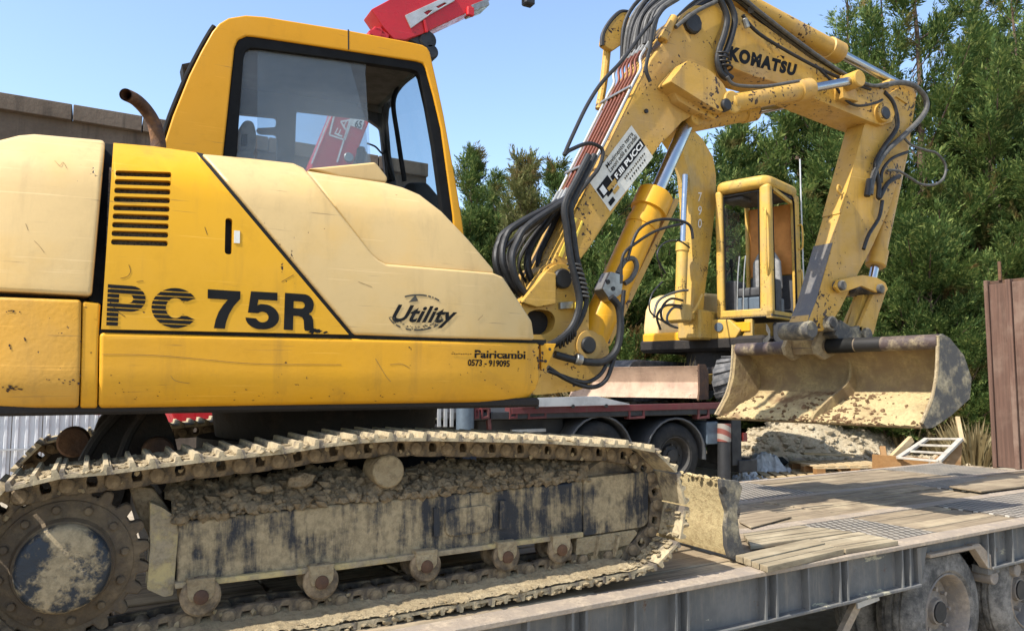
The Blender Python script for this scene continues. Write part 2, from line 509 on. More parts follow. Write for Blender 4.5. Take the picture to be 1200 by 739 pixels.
M['steel_worn'] = muddy('worn_grey_steel', (.10, .095, .09), (.22, .19, .15), .45, .7, 6, .45, False)
M['mudguard'] = plain('grey_mudguard', (.07, .072, .075), .5, var=.3, scale=4)
def soil_mix():
    t = NT('mixed_bucket_soil')
    a = t.noise(1.7, 7, .6); b = t.noise(40, 6, .7)
    c = t.mix(t.ramp(a, .46, .58), (.42, .33, .17), (.17, .10, .055))
    c = t.mix(t.ramp(b, .4, .7, 0, .5), c, (.24, .17, .09))
    n = t.bump(b, .9, .01)
    return t.out(c, .95, 0, n, .1)
M['bucket_soil'] = soil_mix()
def stripe_mat():
    t = NT('red_white_sleeve')
    s = t.n.new('ShaderNodeSeparateXYZ'); t.lk(t.tc.outputs['Object'], s.inputs[0])
    z = t.math('ADD', s.outputs[2], t.math('MULTIPLY', s.outputs[0], .5))
    w = t.math('FRACT', t.math('MULTIPLY', z, 7.0), 0)
    c = t.mix(t.ramp(w, .49, .51), (.17, .045, .03), (.24, .21, .175))
    return t.out(c, .6)
M['stripe'] = stripe_mat()
M['lowwall'] = plain('grey_render', (.42, .42, .41), .9, var=.2, scale=2)

def rail_paint():
    t = NT('grey_trailer_rail')
    a = t.noise(3, 8, .7); st = t.noise(1, 7, .7, t.mapping((22, 22, 2.5)))
    c = t.mix(t.ramp(a, .4, .65), (.105, .105, .10), (.15, .145, .135))
    c = t.mix(t.ramp(st, .48, .75, 0, .8), c, (.24, .205, .16))
    pt = t.noise(1, 8, .72, t.mapping((2.2, 2.2, 6)))
    c = t.mix(t.ramp(pt, .60, .63, 0, .8), c, (.40, .37, .26))
    c = t.mix(t.ramp(t.noise(14, 8, .75), .60, .68, 0, .9), c, (.10, .05, .028))
    n = t.bump(t.noise(30, 6, .7), .35, .006)
    return t.out(c, .7, 0, n, .3)
M['rib_grey'] = M['grey_rail']; M['grey_rail'] = rail_paint()
# ------------------------------------------------------------------ lettering
def text_mesh(s, bold=.0, shear=0, spacing=1.0):
    cu = bpy.data.curves.new('lettering', 'FONT')
    cu.body = s; cu.size = 1; cu.offset = bold; cu.shear = shear; cu.space_character = spacing; cu.resolution_u = 4
    o = bpy.data.objects.new('lettering', cu)
    COL.objects.link(o)
    bpy.context.view_layer.update()
    me = bpy.data.meshes.new_from_object(o.evaluated_get(bpy.context.evaluated_depsgraph_get()))
    bpy.data.objects.remove(o); bpy.data.curves.remove(cu)
    return me
def arc(cx, cy, rx, ry, a0, a1, n=12):
    return [(cx + rx * math.cos(R(a0 + (a1 - a0) * i / n)), cy + ry * math.sin(R(a0 + (a1 - a0) * i / n))) for i in range(n + 1)]
GLYPH = {       # heavy grotesque letters drawn as outlines: outer loop, then holes
 'P': [[(0, 0), (.30, 0), (.30, .36)] + arc(.62, .68, .38, .32, -90, 90) + [(0, 1)], [(.30, .57)] + arc(.55, .68, .12, .11, -90, 90, 8) + [(.30, .79)]],
 'C': [arc(.5, .5, .5, .5, 32, 328, 30) + [(.66, .36)] + arc(.5, .5, .20, .25, -40, -320, 24) + [(.66, .64)]],
 '7': [[(0, 1), (1, 1), (1, .80), (.80, .60), (.66, .38), (.58, .18), (.54, 0), (.20, 0), (.25, .22), (.34, .43), (.48, .62), (.62, .76), (0, .76)]],
 '5': [[(.10, 1), (.95, 1), (.95, .79), (.35, .79), (.33, .64), (.45, .68)] + arc(.52, .345, .48, .335, 90, -90, 14)[1:] + arc(.50, .33, .50, .33, 270, 185, 8)[1:] + [(.31, .29)] + arc(.50, .33, .18, .135, 200, 270, 5)[1:] + arc(.50, .335, .185, .14, -90, 110, 10)[1:] + [(.36, .43), (.06, .43)]],
 'R': [[(0, 0), (.30, 0), (.30, .39), (.48, .39), (.60, .36), (.65, .28), (.67, .06), (.70, 0), (1.04, 0), (.985, .08), (.97, .30), (.93, .40), (.82, .47), (.92, .53), (.97, .62)] + arc(.66, .72, .33, .28, 0, 90, 8)[0:] + [(0, 1)], [(.30, .60)] + arc(.56, .695, .12, .095, -90, 90, 8) + [(.30, .79)]],
}
def glyph_bm(ch):
    bm = bmesh.new(); es = []
    for lp in GLYPH[ch]:
        vs = [bm.verts.new((x, y, 0)) for x, y in lp]
        es += [bm.edges.new((vs[i - 1], vs[i])) for i in range(len(vs))]
    bmesh.ops.triangle_fill(bm, use_beauty=True, edges=es)
    return bm
def lettering(name, s, quad, mat, parent, bold=.0, shear=0, spacing=1.0, stripes=0, warp=None, cut=None, heavy=False):
    """lettering stretched over a quad of points: bottom left, bottom right, top right, top left"""
    if heavy:
        bm = glyph_bm(s)
    else:
        me = text_mesh(s, bold, shear, spacing)
        bm = bmesh.new(); bm.from_mesh(me); bpy.data.meshes.remove(me)
    xs = [v.co.x for v in bm.verts]; ys = [v.co.y for v in bm.verts]
    x0, x1, y0, y1 = min(xs), max(xs), min(ys), max(ys)
    for v in bm.verts:
        v.co = Vector(((v.co.x - x0) / (x1 - x0), (v.co.y - y0) / (y1 - y0), 0))
    def cutband(a, b):
        for q in (a, b):
            bmesh.ops.bisect_plane(bm, geom=bm.verts[:] + bm.edges[:] + bm.faces[:], plane_co=(0, q, 0), plane_no=(0, 1, 0), dist=1e-6)
        bmesh.ops.delete(bm, geom=[f for f in bm.faces if a < f.calc_center_median().y < b], context='FACES')
    for k in range(stripes):
        q = .10 + .80 * (k / (stripes - 1))
        cutband(q - .013, q + .013)
    if cut:
        for a, b in cut: cutband(a, b)
    bmesh.ops.subdivide_edges(bm, edges=[e for e in bm.edges if e.calc_length() > .3], cuts=2)
    bl, br, tr, tl = [Vector(q) for q in quad]
    for v in bm.verts:
        u, w = v.co.x, v.co.y
        v.co = (bl * (1 - u) + br * u) * (1 - w) + (tl * (1 - u) + tr * u) * w
        if warp: v.co = warp(v.co)
    n = (br - bl).cross(tl - bl)
    for f in bm.faces:
        f.normal_update()
        if f.normal.dot(n) < 0: f.normal_flip()
    me = bpy.data.meshes.new(name)
    bm.to_mesh(me); bm.free()
    me.materials.append(mat)
    return link(name, me, parent)

# ================================================================== the near excavator
DECK = .85
EX = root('excavator', 'big yellow tracked excavator in the foreground, standing on the trailer with wide bucket raised', 'excavator', (1.06, 4.0, DECK))
YS = 2.92                                        # side of the house
def house_y(X, Z):
    y = 0.0
    if Z > 2.02: y += .055 * ((Z - 2.02) / .5) ** 2
    if Z > 2.40: y += .16 * (1 - math.sqrt(max(0, 1 - min(1, (Z - 2.40) / .14) ** 2)))
    if Z < 1.735: y += .05 * (min(1, (1.735 - Z) / .095)) ** 2
    if X < .05: y += .20 * (1 - math.sqrt(max(0, 1 - min(1, (.05 - X) / .62) ** 2)))
    if X > 1.25: y += .10 * ((X - 1.25) / .5) ** 2
    return y
def hw(p):
    q = p.copy()
    k = (p.y + house_y(p.x, p.z)) / p.y
    return CAM + (q - CAM) * k
def panel(name, outline, mat, parent=EX, Y=YS, th=.05, bev=.012, seg=3, holes=None, warp=True, rad=0):
    m = MB()
    o = pxr(outline, Y, rad) if rad else px(outline, Y)
    m.prism(o, (0, th, 0), bev, seg, holes=holes)
    if warp:
        m.slice(0, [-.5 + .1 * k for k in range(28)])
        m.slice(2, [1.64 + .045 * k for k in range(24)])
        m.warp(hw)
    return m.build(name, mat, parent, ang=30)

# --- dark inner box added to block light between the panels; underside
MB().box2((-.42, 3.02, 1.665), (1.50, 5.02, 2.10), .03).box2((-.3, 3.25, 2.28), (1.0, 4.9, 2.42), .05).build('house_light_block', M['under'], EX)
MB().box2((-.6, 2.98, 1.62), (1.72, 5.05, 1.66), .01).build('house_floor', M['under'], EX)
MB().cyl((1.06, 4.0, 1.36), (1.06, 4.0, 1.62), .52, .56, 36).cyl((1.06, 4.0, 1.40), (1.06, 4.0, 1.47), .62, .62, 36).build('swing_ring', M['under'], EX)

# --- side panels, left to right
def arc_top(pts): return pts
hood = panel('engine_hood', [(-70, 190), (-62, 172), (-30, 168), (0, 163), (22, 157.5), (40, 156), (80, 159.5), (123.5, 163.5), (107.5, 346.5), (60, 344), (0, 341), (-70, 338)], M['cream'], th=.9, bev=.014, seg=3)
MB().prism(px([(112, 167), (133, 169), (120, 356), (104, 352)], 2.98), (0, .5, 0)).warp(hw).build('hood_seal', M['black'], EX)
# louvre slots: real openings with mesh behind
slots = []
for k in range(9):
    y = 203 + k * 10.05
    xl, xr = 135.2 - k * .62, 201.0 - k * .52
    s = [Vector((xl, y - 3.4)), Vector((xr, y - 1.4)), Vector((xr - .2, y + 5.2)), Vector((xl - .3, y + 3.2))]
    slots.append([PY(v.x, v.y, YS) for v in rnd_poly(s, 3.2, 3)])
hs = [PY(v.x, v.y, YS) for v in rnd_poly([Vector(q) for q in ((264.2, 255), (272.6, 256), (271.8, 298.5), (263.2, 297.5))], 4.2, 4)]
door = panel('side_door', [(133, 167.5), (180, 171.5), (229.5, 178.5), (408.8, 391.8), (260, 388.5), (118.5, 385.5)], M['yellow'], holes=slots + [hs], bev=0, seg=2, th=.04)
def mesh_back():
    t = NT('louvre_mesh')
    v = t.vor(95, 'DISTANCE_TO_EDGE')
    c = t.mix(t.ramp(v, .10, .2), (.06, .05, .03), (.004, .004, .004))
    return t.out(c, .6)
M['louvre'] = mesh_back()
m = MB().prism(px([(128, 196), (206, 200), (202, 292), (124, 288)], YS + .030), (0, .015, 0)); m.slice(2, [1.9 + .05 * k for k in range(14)]); m.warp(hw); m.build('louvre_mesh', M['louvre'], door)
m = MB().prism(px([(260, 252), (277, 252), (276, 302), (259, 302)], YS + .028), (0, .015, 0)).warp(hw); m.build('door_latch', M['black'], door)
m = MB().prism(px([(274.5, 270), (281.2, 270.5), (281, 285), (274.2, 284.5)], YS - .003), (0, .003, 0)).warp(hw); m.build('sticker', M['sticker'], door)
for yy in (273, 277, 281): pass
# diagonal seal
m = MB().prism(px([(228, 178), (238, 180), (416, 393), (408, 393)], YS + .012), (0, .05, 0)); m.slice(2, [1.7 + .05 * k for k in range(18)]); m.warp(hw); m.build('diagonal_seal', M['black'], EX)
m = MB().prism(px([(110, 384), (640, 398), (640, 404), (110, 391)], YS + .014), (0, .05, 0)); m.slice(0, [.1 * k for k in range(20)]); m.warp(hw); m.build('strip_seal', M['black'], EX)
# cream cowl in two planes with a crease between
cowl = panel('cowl', [(236.8, 179.5), (290, 184.5), (344, 190.5), (356, 196), (364, 205), (400, 251), (437, 297.5), (444, 304), (453, 308.8), (579, 319.5), (590, 324), (624, 376), (627, 398.2), (520, 395.8), (415.5, 392)], M['cream'], bev=.012, seg=3)
panel('cowl_nose', [(360, 199.5), (400, 206), (451, 213.5), (472, 219), (492, 227.5), (518, 247.5), (548, 279), (579, 315.5), (579, 321), (452, 310.5), (441, 304), (434, 297)], M['cream'], Y=YS + .03, bev=.016, seg=3, th=.5)
panel('cowl_box', [(362, 197), (440, 189.5), (444, 194), (455, 208), (453, 214), (400, 208)], M['cream'], Y=3.6, bev=.012, th=.4, warp=False)
# lower strip, rear pieces
strip = panel('lower_skirt', [(116.5, 389.2), (300, 394), (470, 397.8), (633, 402), (633, 445), (629, 456), (621, 465), (608, 470.5), (400, 473.5), (115.5, 478)], M['yellow_low'], bev=.014, seg=4, th=.08)
panel('skirt_end', [(96.8, 352.5), (118, 355), (116, 389), (114, 478), (93.8, 478), (95, 420)], M['yellow_low'], Y=YS + .006, bev=.008, th=.08)
panel('counterweight', [(-80, 343), (0, 347.5), (95.5, 350.8), (94.5, 420), (92.2, 477.6), (40, 478), (-80, 479)], M['counter'], bev=.012, seg=3, th=.9)
MB().prism(px([(633.5, 402), (652, 402.5), (646, 418), (640, 432), (634.5, 434)], YS + .10), (0, .02, 0), .003).build('skirt_tab', M['yellow_low'], EX)
for (bx, by) in ((644, 409), (639, 423)):
    p = PY(bx, by, YS + .10); MB().cyl(p + Vector((0, -.004, 0)), p + Vector((0, .003, 0)), .007, seg=6).build('bolt', M['pin'], EX)

# --- lettering on the side
def q4(bl, br, tr, tl, Y): return [PY(*c, Y) for c in (bl, br, tr, tl)]
YT = YS - .0016
lettering('lettering', 'P', q4((124.5, 381), (169, 383), (171.5, 336), (126.5, 333), YT), M['ink'], door, .055, stripes=8, warp=hw, heavy=True)
lettering('lettering', 'C', q4((177, 383), (228, 385.5), (229.5, 338.5), (178, 336), YT), M['ink'], door, .055, stripes=8, warp=hw, heavy=True)
lettering('lettering', '7', q4((243, 384), (280.5, 386), (281.8, 341.2), (243.5, 338.8), YT), M['ink'], door, .06, warp=hw, heavy=True)
lettering('lettering', '5', q4((286.5, 384.8), (327, 387), (327, 343), (290.5, 341), YT), M['ink'], door, .06, warp=hw, heavy=True)
lettering('lettering', 'R', q4((332.5, 386.2), (369.5, 388), (369.5, 345.5), (334, 343), YT), M['ink'], door, .06, warp=hw, heavy=True)
lettering('lettering', 'Utility', q4((457, 383), (533, 384.5), (537, 360), (463, 356.5), YT), M['ink'], cowl, .028, .30, 1.04, warp=hw)
lettering('lettering', 'Pairicambi', q4((556, 419.4), (615.8, 420.6), (616, 411), (556.5, 409.8), YT), M['ink'], strip, .03, warp=hw, cut=[(.62, .70)])
lettering('lettering', '0573 - 919095', q4((548, 428.6), (597.4, 429.8), (597.6, 422), (548.5, 420.8), YT), M['ink'], strip, .03, warp=hw)
m = MB()
for k in range(9):
    a = PY(530 + k * 2.7, 414.5 + k * .06 + random.uniform(-.4, .4), YT); m.box(a, (.006, .001, .003))
m.warp(hw).build('worn_lettering', M['ink'], strip)
# the worn arrow ring round the word
def ring_seg(name, a0, a1, w, head=False):
    bm = MB()
    pts = []
    n = 26
    for i in range(n + 1):
        a = R(a0 + (a1 - a0) * i / n)
        pts.append((489 + 34 * math.cos(a) - 4 * math.sin(a), 366 + 20.5 * math.sin(a) + 2 * math.cos(a)))
    for i in range(n):
        if random.random() < .22: continue
        (ax, ay), (bx, by) = pts[i], pts[i + 1]
        bm.prism([PY(ax, ay - w / 2, YT), PY(bx, by - w / 2, YT), PY(bx, by + w / 2, YT), PY(ax, ay + w / 2, YT)], (0, .0008, 0))
    bm.warp(hw)
    o = bm.build(name, M['ink_worn'], cowl); o['kind'] = 'stuff'; return o
ring_seg('worn_ring', 20, 170, 1.8)
ring_seg('worn_arrow', 235, 312, 1.8)
MB().prism(px([(479, 354), (487, 345.5), (490, 352.5)], YT), (0, .0008, 0)).warp(hw).build('worn_arrow_head', M['ink_worn'], cowl)
m = MB()
for k in range(60):                         # scraps of the old sticker
    a = R(random.uniform(15, 165)); rr = random.uniform(.80, 1.0)
    p = PY(489 + 33 * rr * math.cos(a), 366 + 20 * rr * math.sin(a), YT); m.box(p, (.006 * random.random() + .002, .0008, .003))
m.warp(hw).build('sticker_scraps', M['ink_worn'], cowl)

# chips, scrapes and an oil stain on the panels
random.seed(61)
def flakes(name, spots, mat, parent):
    m = MB()
    for (x, y, rx, ry) in spots:
        n = random.randint(6, 10); ph = random.uniform(-.4, .4)
        pts = []
        for i in range(n):
            a = 2 * math.pi * i / n; k = random.uniform(.45, 1.1)
            dx, dy = rx * k * math.cos(a), ry * k * math.sin(a)
            pts.append(PY(x + dx * math.cos(ph) - dy * math.sin(ph), y + dx * math.sin(ph) + dy * math.cos(ph), YS - .0012))
        m.prism(pts, (0, .0006, 0))
    o = m.warp(hw).build(name, mat, parent); o['kind'] = 'stuff'; return o
M['chip'] = plain('rust_chip', (.045, .022, .013), .85, var=.6, scale=60)
M['scuff'] = plain('scuff_mark', (.20, .12, .045), .7, var=.4, scale=40)
sp_ = [(random.uniform(2, 26), random.uniform(451, 458), random.uniform(1.5, 5), random.uniform(.7, 1.8)) for _ in range(9)]
sp_ += [(random.uniform(36, 90), random.uniform(444, 450), random.uniform(.8, 2.6), random.uniform(.5, 1.1)) for _ in range(10)]
sp_ += [(random.uniform(5, 24), 365 + random.uniform(-1.5, 1.5), random.uniform(1, 3), .9) for _ in range(6)]
sp_ += [(11, 405, 2.4, 2.6), (12, 408, 1.2, 1.5), (29, 397, 1.2, 3.2), (92, 449, 1.5, 2.2), (107, 413, 2.2, .8), (94, 440, .8, 3), (94.5, 400, .6, 2.2), (100, 360, 3, .8)]
flakes('rust_chips', sp_, M['chip'], EX)
flakes('oil_stain', [(366, 389, 4.5, 2.6), (373, 387.5, 5.5, 2.6), (381, 389.5, 3.5, 1.8), (369, 386, 3, 1.6)], M['ink'], door)
flakes('rust_chips', [(random.uniform(630, 637), random.uniform(405, 440), random.uniform(.6, 2.2), random.uniform(.8, 2.8)) for _ in range(16)] + [(random.uniform(500, 625), random.uniform(405, 462), random.uniform(.4, 1.3), random.uniform(.3, .8)) for _ in range(22)] + [(random.uniform(125, 500), random.uniform(455, 470), random.uniform(.4, 2.0), random.uniform(.3, .7)) for _ in range(26)], M['chip'], strip)
def scratches(name, lines, mat, parent, w=.18):
    m = MB()
    for ln in lines:
        pts = cat_rom([Vector((x, y)) for x, y in ln], 5)
        for a, b in zip(pts[:-1], pts[1:]):
            d = (b - a).normalized(); n = Vector((-d.y, d.x)) * w
            m.prism([PY(*(a - n), YS - .001), PY(*(b - n), YS - .001), PY(*(b + n), YS - .001), PY(*(a + n), YS - .001)], (0, .0005, 0))
    o = m.warp(hw).build(name, mat, parent); o['kind'] = 'stuff'; return o
scratches('scratches', [[(64, 188), (70, 194), (74, 190), (78, 197)], [(40, 282), (46, 288), (52, 296)], [(30, 262), (33, 270)]], M['scuff'], hood)
scratches('scratches', [[(151, 310), (153, 318), (149, 324), (141, 326)], [(240, 266), (243, 275)], [(128, 352), (137, 364), (147, 371)], [(330, 330), (337, 326), (344, 322)], [(160, 330), (168, 329)]], M['chip'], door, .25)
scratches('scratches', [[(120, 415), (180, 416), (240, 421), (300, 426), (400, 427)], [(457, 427), (470, 426), (480, 431)], [(440, 420), (452, 440), (458, 447)], [(200, 440), (206, 446), (222, 449)]], M['scuff'], strip, .22)
scratches('scratches', [[(420, 330), (436, 336)], [(560, 375), (566, 369)]], M['scuff'], cowl)

# --- exhaust stack
pp = [PY(x, y, yy) for x, y, yy in ((186, 176, 3.45), (184.5, 160, 3.45), (180, 144, 3.45), (171, 129, 3.43), (159, 117, 3.38), (147, 111, 3.30))]
ex_ = MB().tube(pp, lambda t: .030 - .006 * t, 16, 6, cap=False)
ex_.tube([p + Vector((.002, 0, 0)) for p in pp], lambda t: .0245 - .005 * t, 16, 6, cap=False)
exo = ex_.build('exhaust_pipe', M['exhaust'], EX)

# ------------------------------------------------------------------ cab
YC, YF = 4.07, 5.02
cab_out = [(191, 172), (203, 135), (222, 88), (236, 60), (249, 37), (257, 27.5), (268, 21), (288, 17.8), (310, 19.5), (408, 35.5), (484, 50), (495, 52.5), (501, 56), (504, 61), (512, 96), (520.5, 136), (535, 217), (541.5, 256), (546, 290), (420, 290), (300, 250), (188, 215)]
win_out = [(261.5, 182), (266, 140), (271, 92), (275, 56), (279, 46.5), (289, 42), (300, 43), (400, 58), (488, 71.5), (496, 74), (499, 80), (508, 112), (517, 150), (531, 252), (533, 284), (420, 284), (300, 230), (258, 212)]
win_in = [(277.5, 182), (281, 130), (285.5, 68), (288, 60), (293, 56.5), (303, 56.8), (400, 69.5), (482, 81.5), (489, 84), (492, 90), (500, 125), (508, 170), (517.5, 240), (522, 282), (420, 280), (300, 228), (275, 208)]
cab = MB()
cab.prism(px(cab_out, YC), (0, .07, 0), .018, 3, holes=[px(win_out, YC)])
cabo = cab.build('cab_side', M['cab_yellow'], EX, ang=30)
MB().prism(px(win_out, YC + .012), (0, .05, 0), .006, 2, holes=[px(win_in, YC + .012)]).build('window_seal', M['frame_black'], cabo)
# roof and rear skin as a ribbon following the outline, across the cab
def ribbon(pts, th, y0, y1, name, mat, parent):
    P = [Vector((p.x, 0, p.z)) for p in pts]
    inner = []
    for i, p in enumerate(P):
        t = (P[min(i + 1, len(P) - 1)] - P[max(i - 1, 0)]).normalized()
        nrm = Vector((t.z, 0, -t.x))
        inner.append(p + nrm * th)
    loop = P + inner[::-1]
    return MB().prism([Vector((p.x, y0, p.z)) for p in loop], (0, y1 - y0, 0), .004, 1).build(name, mat, parent)
outl = px(cab_out, YC)
ribbon(outl[5:14], .045, YC + .06, YF, 'cab_roof', M['cab_yellow'], EX)
ribbon([o + Vector((.028, 0, -.05)) for o in outl[6:13]], .025, YC + .09, YF - .04, 'headliner', M['headliner'], EX)
rear = ribbon(outl[0:6], .04, YC + .06, YF, 'cab_rear', M['cab_yellow'], EX)
MB().tube([PY(x, y, YC + .05) for x, y in ((186.5, 178), (199, 137), (219, 89), (233, 61), (245, 40), (251, 31))], .013, 8, 4).build('rear_trim', M['frame_black'], EX)
# roof seam
MB().prism(px([(407.6, 34.6), (409, 34.8), (409.2, 58.5), (407.8, 58.2)], YC - .001), (0, .004, 0)).build('roof_seam', M['pin'], cabo)
# front pillars and windscreen
pf = [p.copy() for p in outl[13:19]]
def shift(ps, dx=0, y=None, dz=0): return [Vector((p.x + dx, p.y if y is None else y, p.z + dz)) for p in ps]
far = [Vector((p.x, YF, p.z)) for p in outl]
far_win = lambda pts: px(pts, YF)
# far side: wall with two openings and the open front door gap
fo = [Vector((p.x, YF - .04, p.z)) for p in outl]
holes = [[PY(v.x, v.y, YF - .04) for v in rnd_poly([Vector(q) for q in s], 4, 3)] for s in
         (((276, 133), (325, 137.5), (324, 149), (300, 150), (304, 156), (325, 157), (325, 196), (270, 190)),
          ((347.5, 129.5), (430, 139), (446, 150), (452, 206), (430, 210), (345, 200)))]
MB().prism(fo, (0, .04, 0), .004, 1, holes=holes).build('cab_far_side', M['interior'], EX)
# second layer of seals round the far openings
m = MB()
m.tube([PY(x, y, YF - .06) for x, y in ((457, 212), (452, 150), (448, 110), (446, 75))], .022, 8)
m.tube([PY(x, y, YC + .5) for x, y in ((474, 212), (466, 160), (461, 120), (470, 100), (490, 84))], .016, 8)
m.build('far_pillar', M['frame_black'], EX)
ws = [outl[13] + Vector((-.03, .08, -.03)), outl[17] + Vector((-.03, .08, 0))]
MB().prism([ws[0], ws[1], ws[1] + Vector((0, .86, 0)), ws[0] + Vector((0, .86, 0))], (.006, 0, 0)).build('windscreen', M['glass'], EX)
# side glass: two overlapping sliding panes
MB().prism(px([(277, 200), (284, 62), (292, 56), (430, 72), (428, 84), (436, 216), (360, 214)], YC + .035), (0, .005, 0)).build('side_glass', M['glass_dusty'], EX)
MB().prism(px([(301.5, 212), (302, 57), (409, 70.5), (428, 140), (434, 216), (380, 216)], YC + .047), (0, .005, 0)).build('sliding_glass', M['glass_dusty'], EX)
# mirror / lamp bracket at the rear
MB().prism(px([(213, 75), (223, 73), (221, 80), (217, 81), (219, 87), (215, 87)], YC + .3), (0, .12, 0), .003).build('rear_lamp', M['black'], EX)
# inside: seat, levers, console
seat = MB().prism(pxr([(281, 148), (288, 140), (297, 142), (301, 156), (300, 172), (296, 185), (280, 184)], 4.5, 6), (0, .24, 0), .05, 4).build('headrest', M['seat'], EX)
MB().prism(pxr([(276, 178), (296, 174), (306, 210), (320, 260), (278, 260)], 4.40, 5), (0, .46, 0), .05, 4).build('seat_back', M['seat'], EX)
MB().prism(pxr([(284, 157), (290, 157), (290, 170), (283, 170)], 4.38, 1), (0, .03, 0), .004).build('grab_latch', M['black'], EX)
MB().box2((.95, 4.35, 1.7), (1.5, 4.85, 2.25), .04).build('seat_base', M['interior'], EX)
cons = MB().prism(pxr([(470, 262), (476, 214), (500, 213), (516, 232), (520, 265)], 4.6, 6), (0, .3, 0), .02, 3).build('front_console', M['black'], EX)
m = MB().tube([PY(x, y, 4.75) for x, y in ((421, 200), (424, 186), (428, 178))], .012, 8)
m.box(PY(423, 184, 4.75), (.05, .05, .13), .012); m.build('control_lever', M['black'], EX)
MB().tube([PY(x, y, 4.9) for x, y in ((462, 212), (455, 190), (452, 160), (455, 120))], .012, 8).build('grab_rail', M['black'], EX)
MB().tube([PY(x, y, 4.9) for x, y in ((430, 168), (440, 172), (448, 180), (452, 175))], .006, 6).build('cable', M['black'], EX)
MB().prism(px([(408, 72), (442, 77), (480, 84), (470, 96), (425, 91), (409, 86)], 4.62), (0, .25, 0), .01).build('crane_red_panel', M['red_dark'], EX)  # added red panel standing in for the crane boom's red tint under the roof
MB().box2((.3, YC + .05, 1.9), (1.72, YF - .04, 2.12), .02).build('cab_floor', M['interior'], EX)
MB().prism(px([(420, 93), (455, 100), (462, 120), (452, 134), (420, 126)], 4.95), (0, .02, 0), .004).build('inner_trim', M['headliner'], EX)
# ------------------------------------------------------------------ tracks
YL = 2.95                                                      # face of the near chain
C1 = PY(75, 660, YL); R1 = .262
top_px = [(101, 566), (152, 559), (205, 552), (259, 545.5), (310, 540.5), (357, 533), (400, 527.5), (442, 524.5), (482, 524), (555, 525), (621, 526.5), (673, 529.5), (718, 531), (741, 537), (757, 552), (766.5, 580), (766, 612), (748, 638), (725, 648), (696, 653), (631, 665), (562, 677), (489, 689), (449, 695.5), (407, 702), (364, 709), (317, 714), (266, 722), (216, 728)]
loop = [Vector((p.x, p.z)) for p in (PY(x, y, YL) for x, y in top_px)]
for a in (262, 240, 218, 196, 174, 152, 130, 110):
    loop.append(Vector((C1.x + R1 * math.cos(R(a)), C1.z + R1 * math.sin(R(a)))))
loop = [Vector((p.x, p.y, 0)) for p in loop]
dense = cat_rom(loop, 10, True)
acc = [0]
for i in range(len(dense)):
    acc.append(acc[-1] + (dense[(i + 1) % len(dense)] - dense[i]).length)
TOT = acc[-1]
NSH = round(TOT / .132)
def at_s(s):
    s %= TOT
    lo, hi = 0, len(acc) - 1
    while hi - lo > 1:
        md = (lo + hi) // 2
        if acc[md] <= s: lo = md
        else: hi = md
    t = (s - acc[lo]) / (acc[lo + 1] - acc[lo])
    return dense[lo].lerp(dense[(lo + 1) % len(dense)], t)
PITCHL = TOT / NSH
def frame_at(k, Yc):
    a, b = at_s((k - .5) * PITCHL), at_s((k + .5) * PITCHL)
    c = (a + b) / 2
    t = (b - a).normalized()
    X = Vector((t.x, 0, t.y)); Z = Vector((-t.y, 0, t.x)); Yv = Z.cross(X)
    m = Matrix((X, Yv, Z)).transposed().to_4x4()
    m.translation = Vector((c.x, Yc, c.y))
    return m
hp = PITCHL / 2
def shoe_mesh(seed):
    random.seed(seed)
    m = MB()
    w = .222
    prof = [(-hp - .006, .036), (hp + .004, .036), (hp + .004, .046), (hp - .003, .068), (hp - .015, .068), (hp - .02, .048),
            (.012, .048), (.007, .066), (-.005, .066), (-.010, .048), (-hp + .012, .048), (-hp + .008, .062), (-hp - .004, .062), (-hp - .006, .046)]
    m.prism([Vector((x, -w, z)) for x, z in prof], (0, 2 * w, 0))
    return m.mesh('track_shoe', M['shoe'])
shoes = [shoe_mesh(k) for k in range(2)]
def link_mesh():
    m = MB()
    for y0, y1 in ((-.075, -.045), (.045, .075)):
        oc = [(-hp - .018, -.016), (-hp - .008, -.030), (-hp + .02, -.034), (hp - .02, -.034), (hp + .012, -.022), (hp + .014, .020), (hp - .01, .036), (-hp + .01, .036), (-hp - .016, .020)]
        hole = [(.004, -.014), (.030, -.014), (.034, .0), (.030, .020), (.004, .020), (.0, .004)]
        m.prism([Vector((x, y0, z)) for x, z in oc], (0, y1 - y0, 0), .003, 1, holes=[[Vector((x, y0, z)) for x, z in hole]])
    m.cyl((-hp + .012, -.084, -.002), (-hp + .012, .084, -.002), .026, seg=12, bev=.004)
    return m.mesh('track_link', M['link'])
linkm = link_mesh()
YCH = 3.005
chain_holder = MB().cyl((.5, YCH + .02, 1.12), (.5, YCH + .16, 1.12), .05, seg=10).build('track_chain', M['link'], EX)
for k in range(NSH):
    fm = frame_at(k, YCH)
    link('track_shoe', shoes[k % 2], chain_holder, fm)
    link('track_link', linkm, chain_holder, fm)
# far track: only its rear upper run shows
far_holder = MB().box2((.0, 5.0, 1.0), (2.1, 5.15, 1.22), .03).build('far_track_frame', M['under'], EX)
for k in range(NSH):
    fm = frame_at(k, 5.0)
    if fm.translation.x < .9 and fm.translation.z > 1.1:
        link('track_shoe', shoes[k % 2], far_holder, fm)
        link('track_link', linkm, far_holder, fm)
m = MB().cyl((C1.x, 4.95, C1.z), (C1.x, 5.05, C1.z), .24, seg=28); m.build('far_sprocket', M['under'], EX)

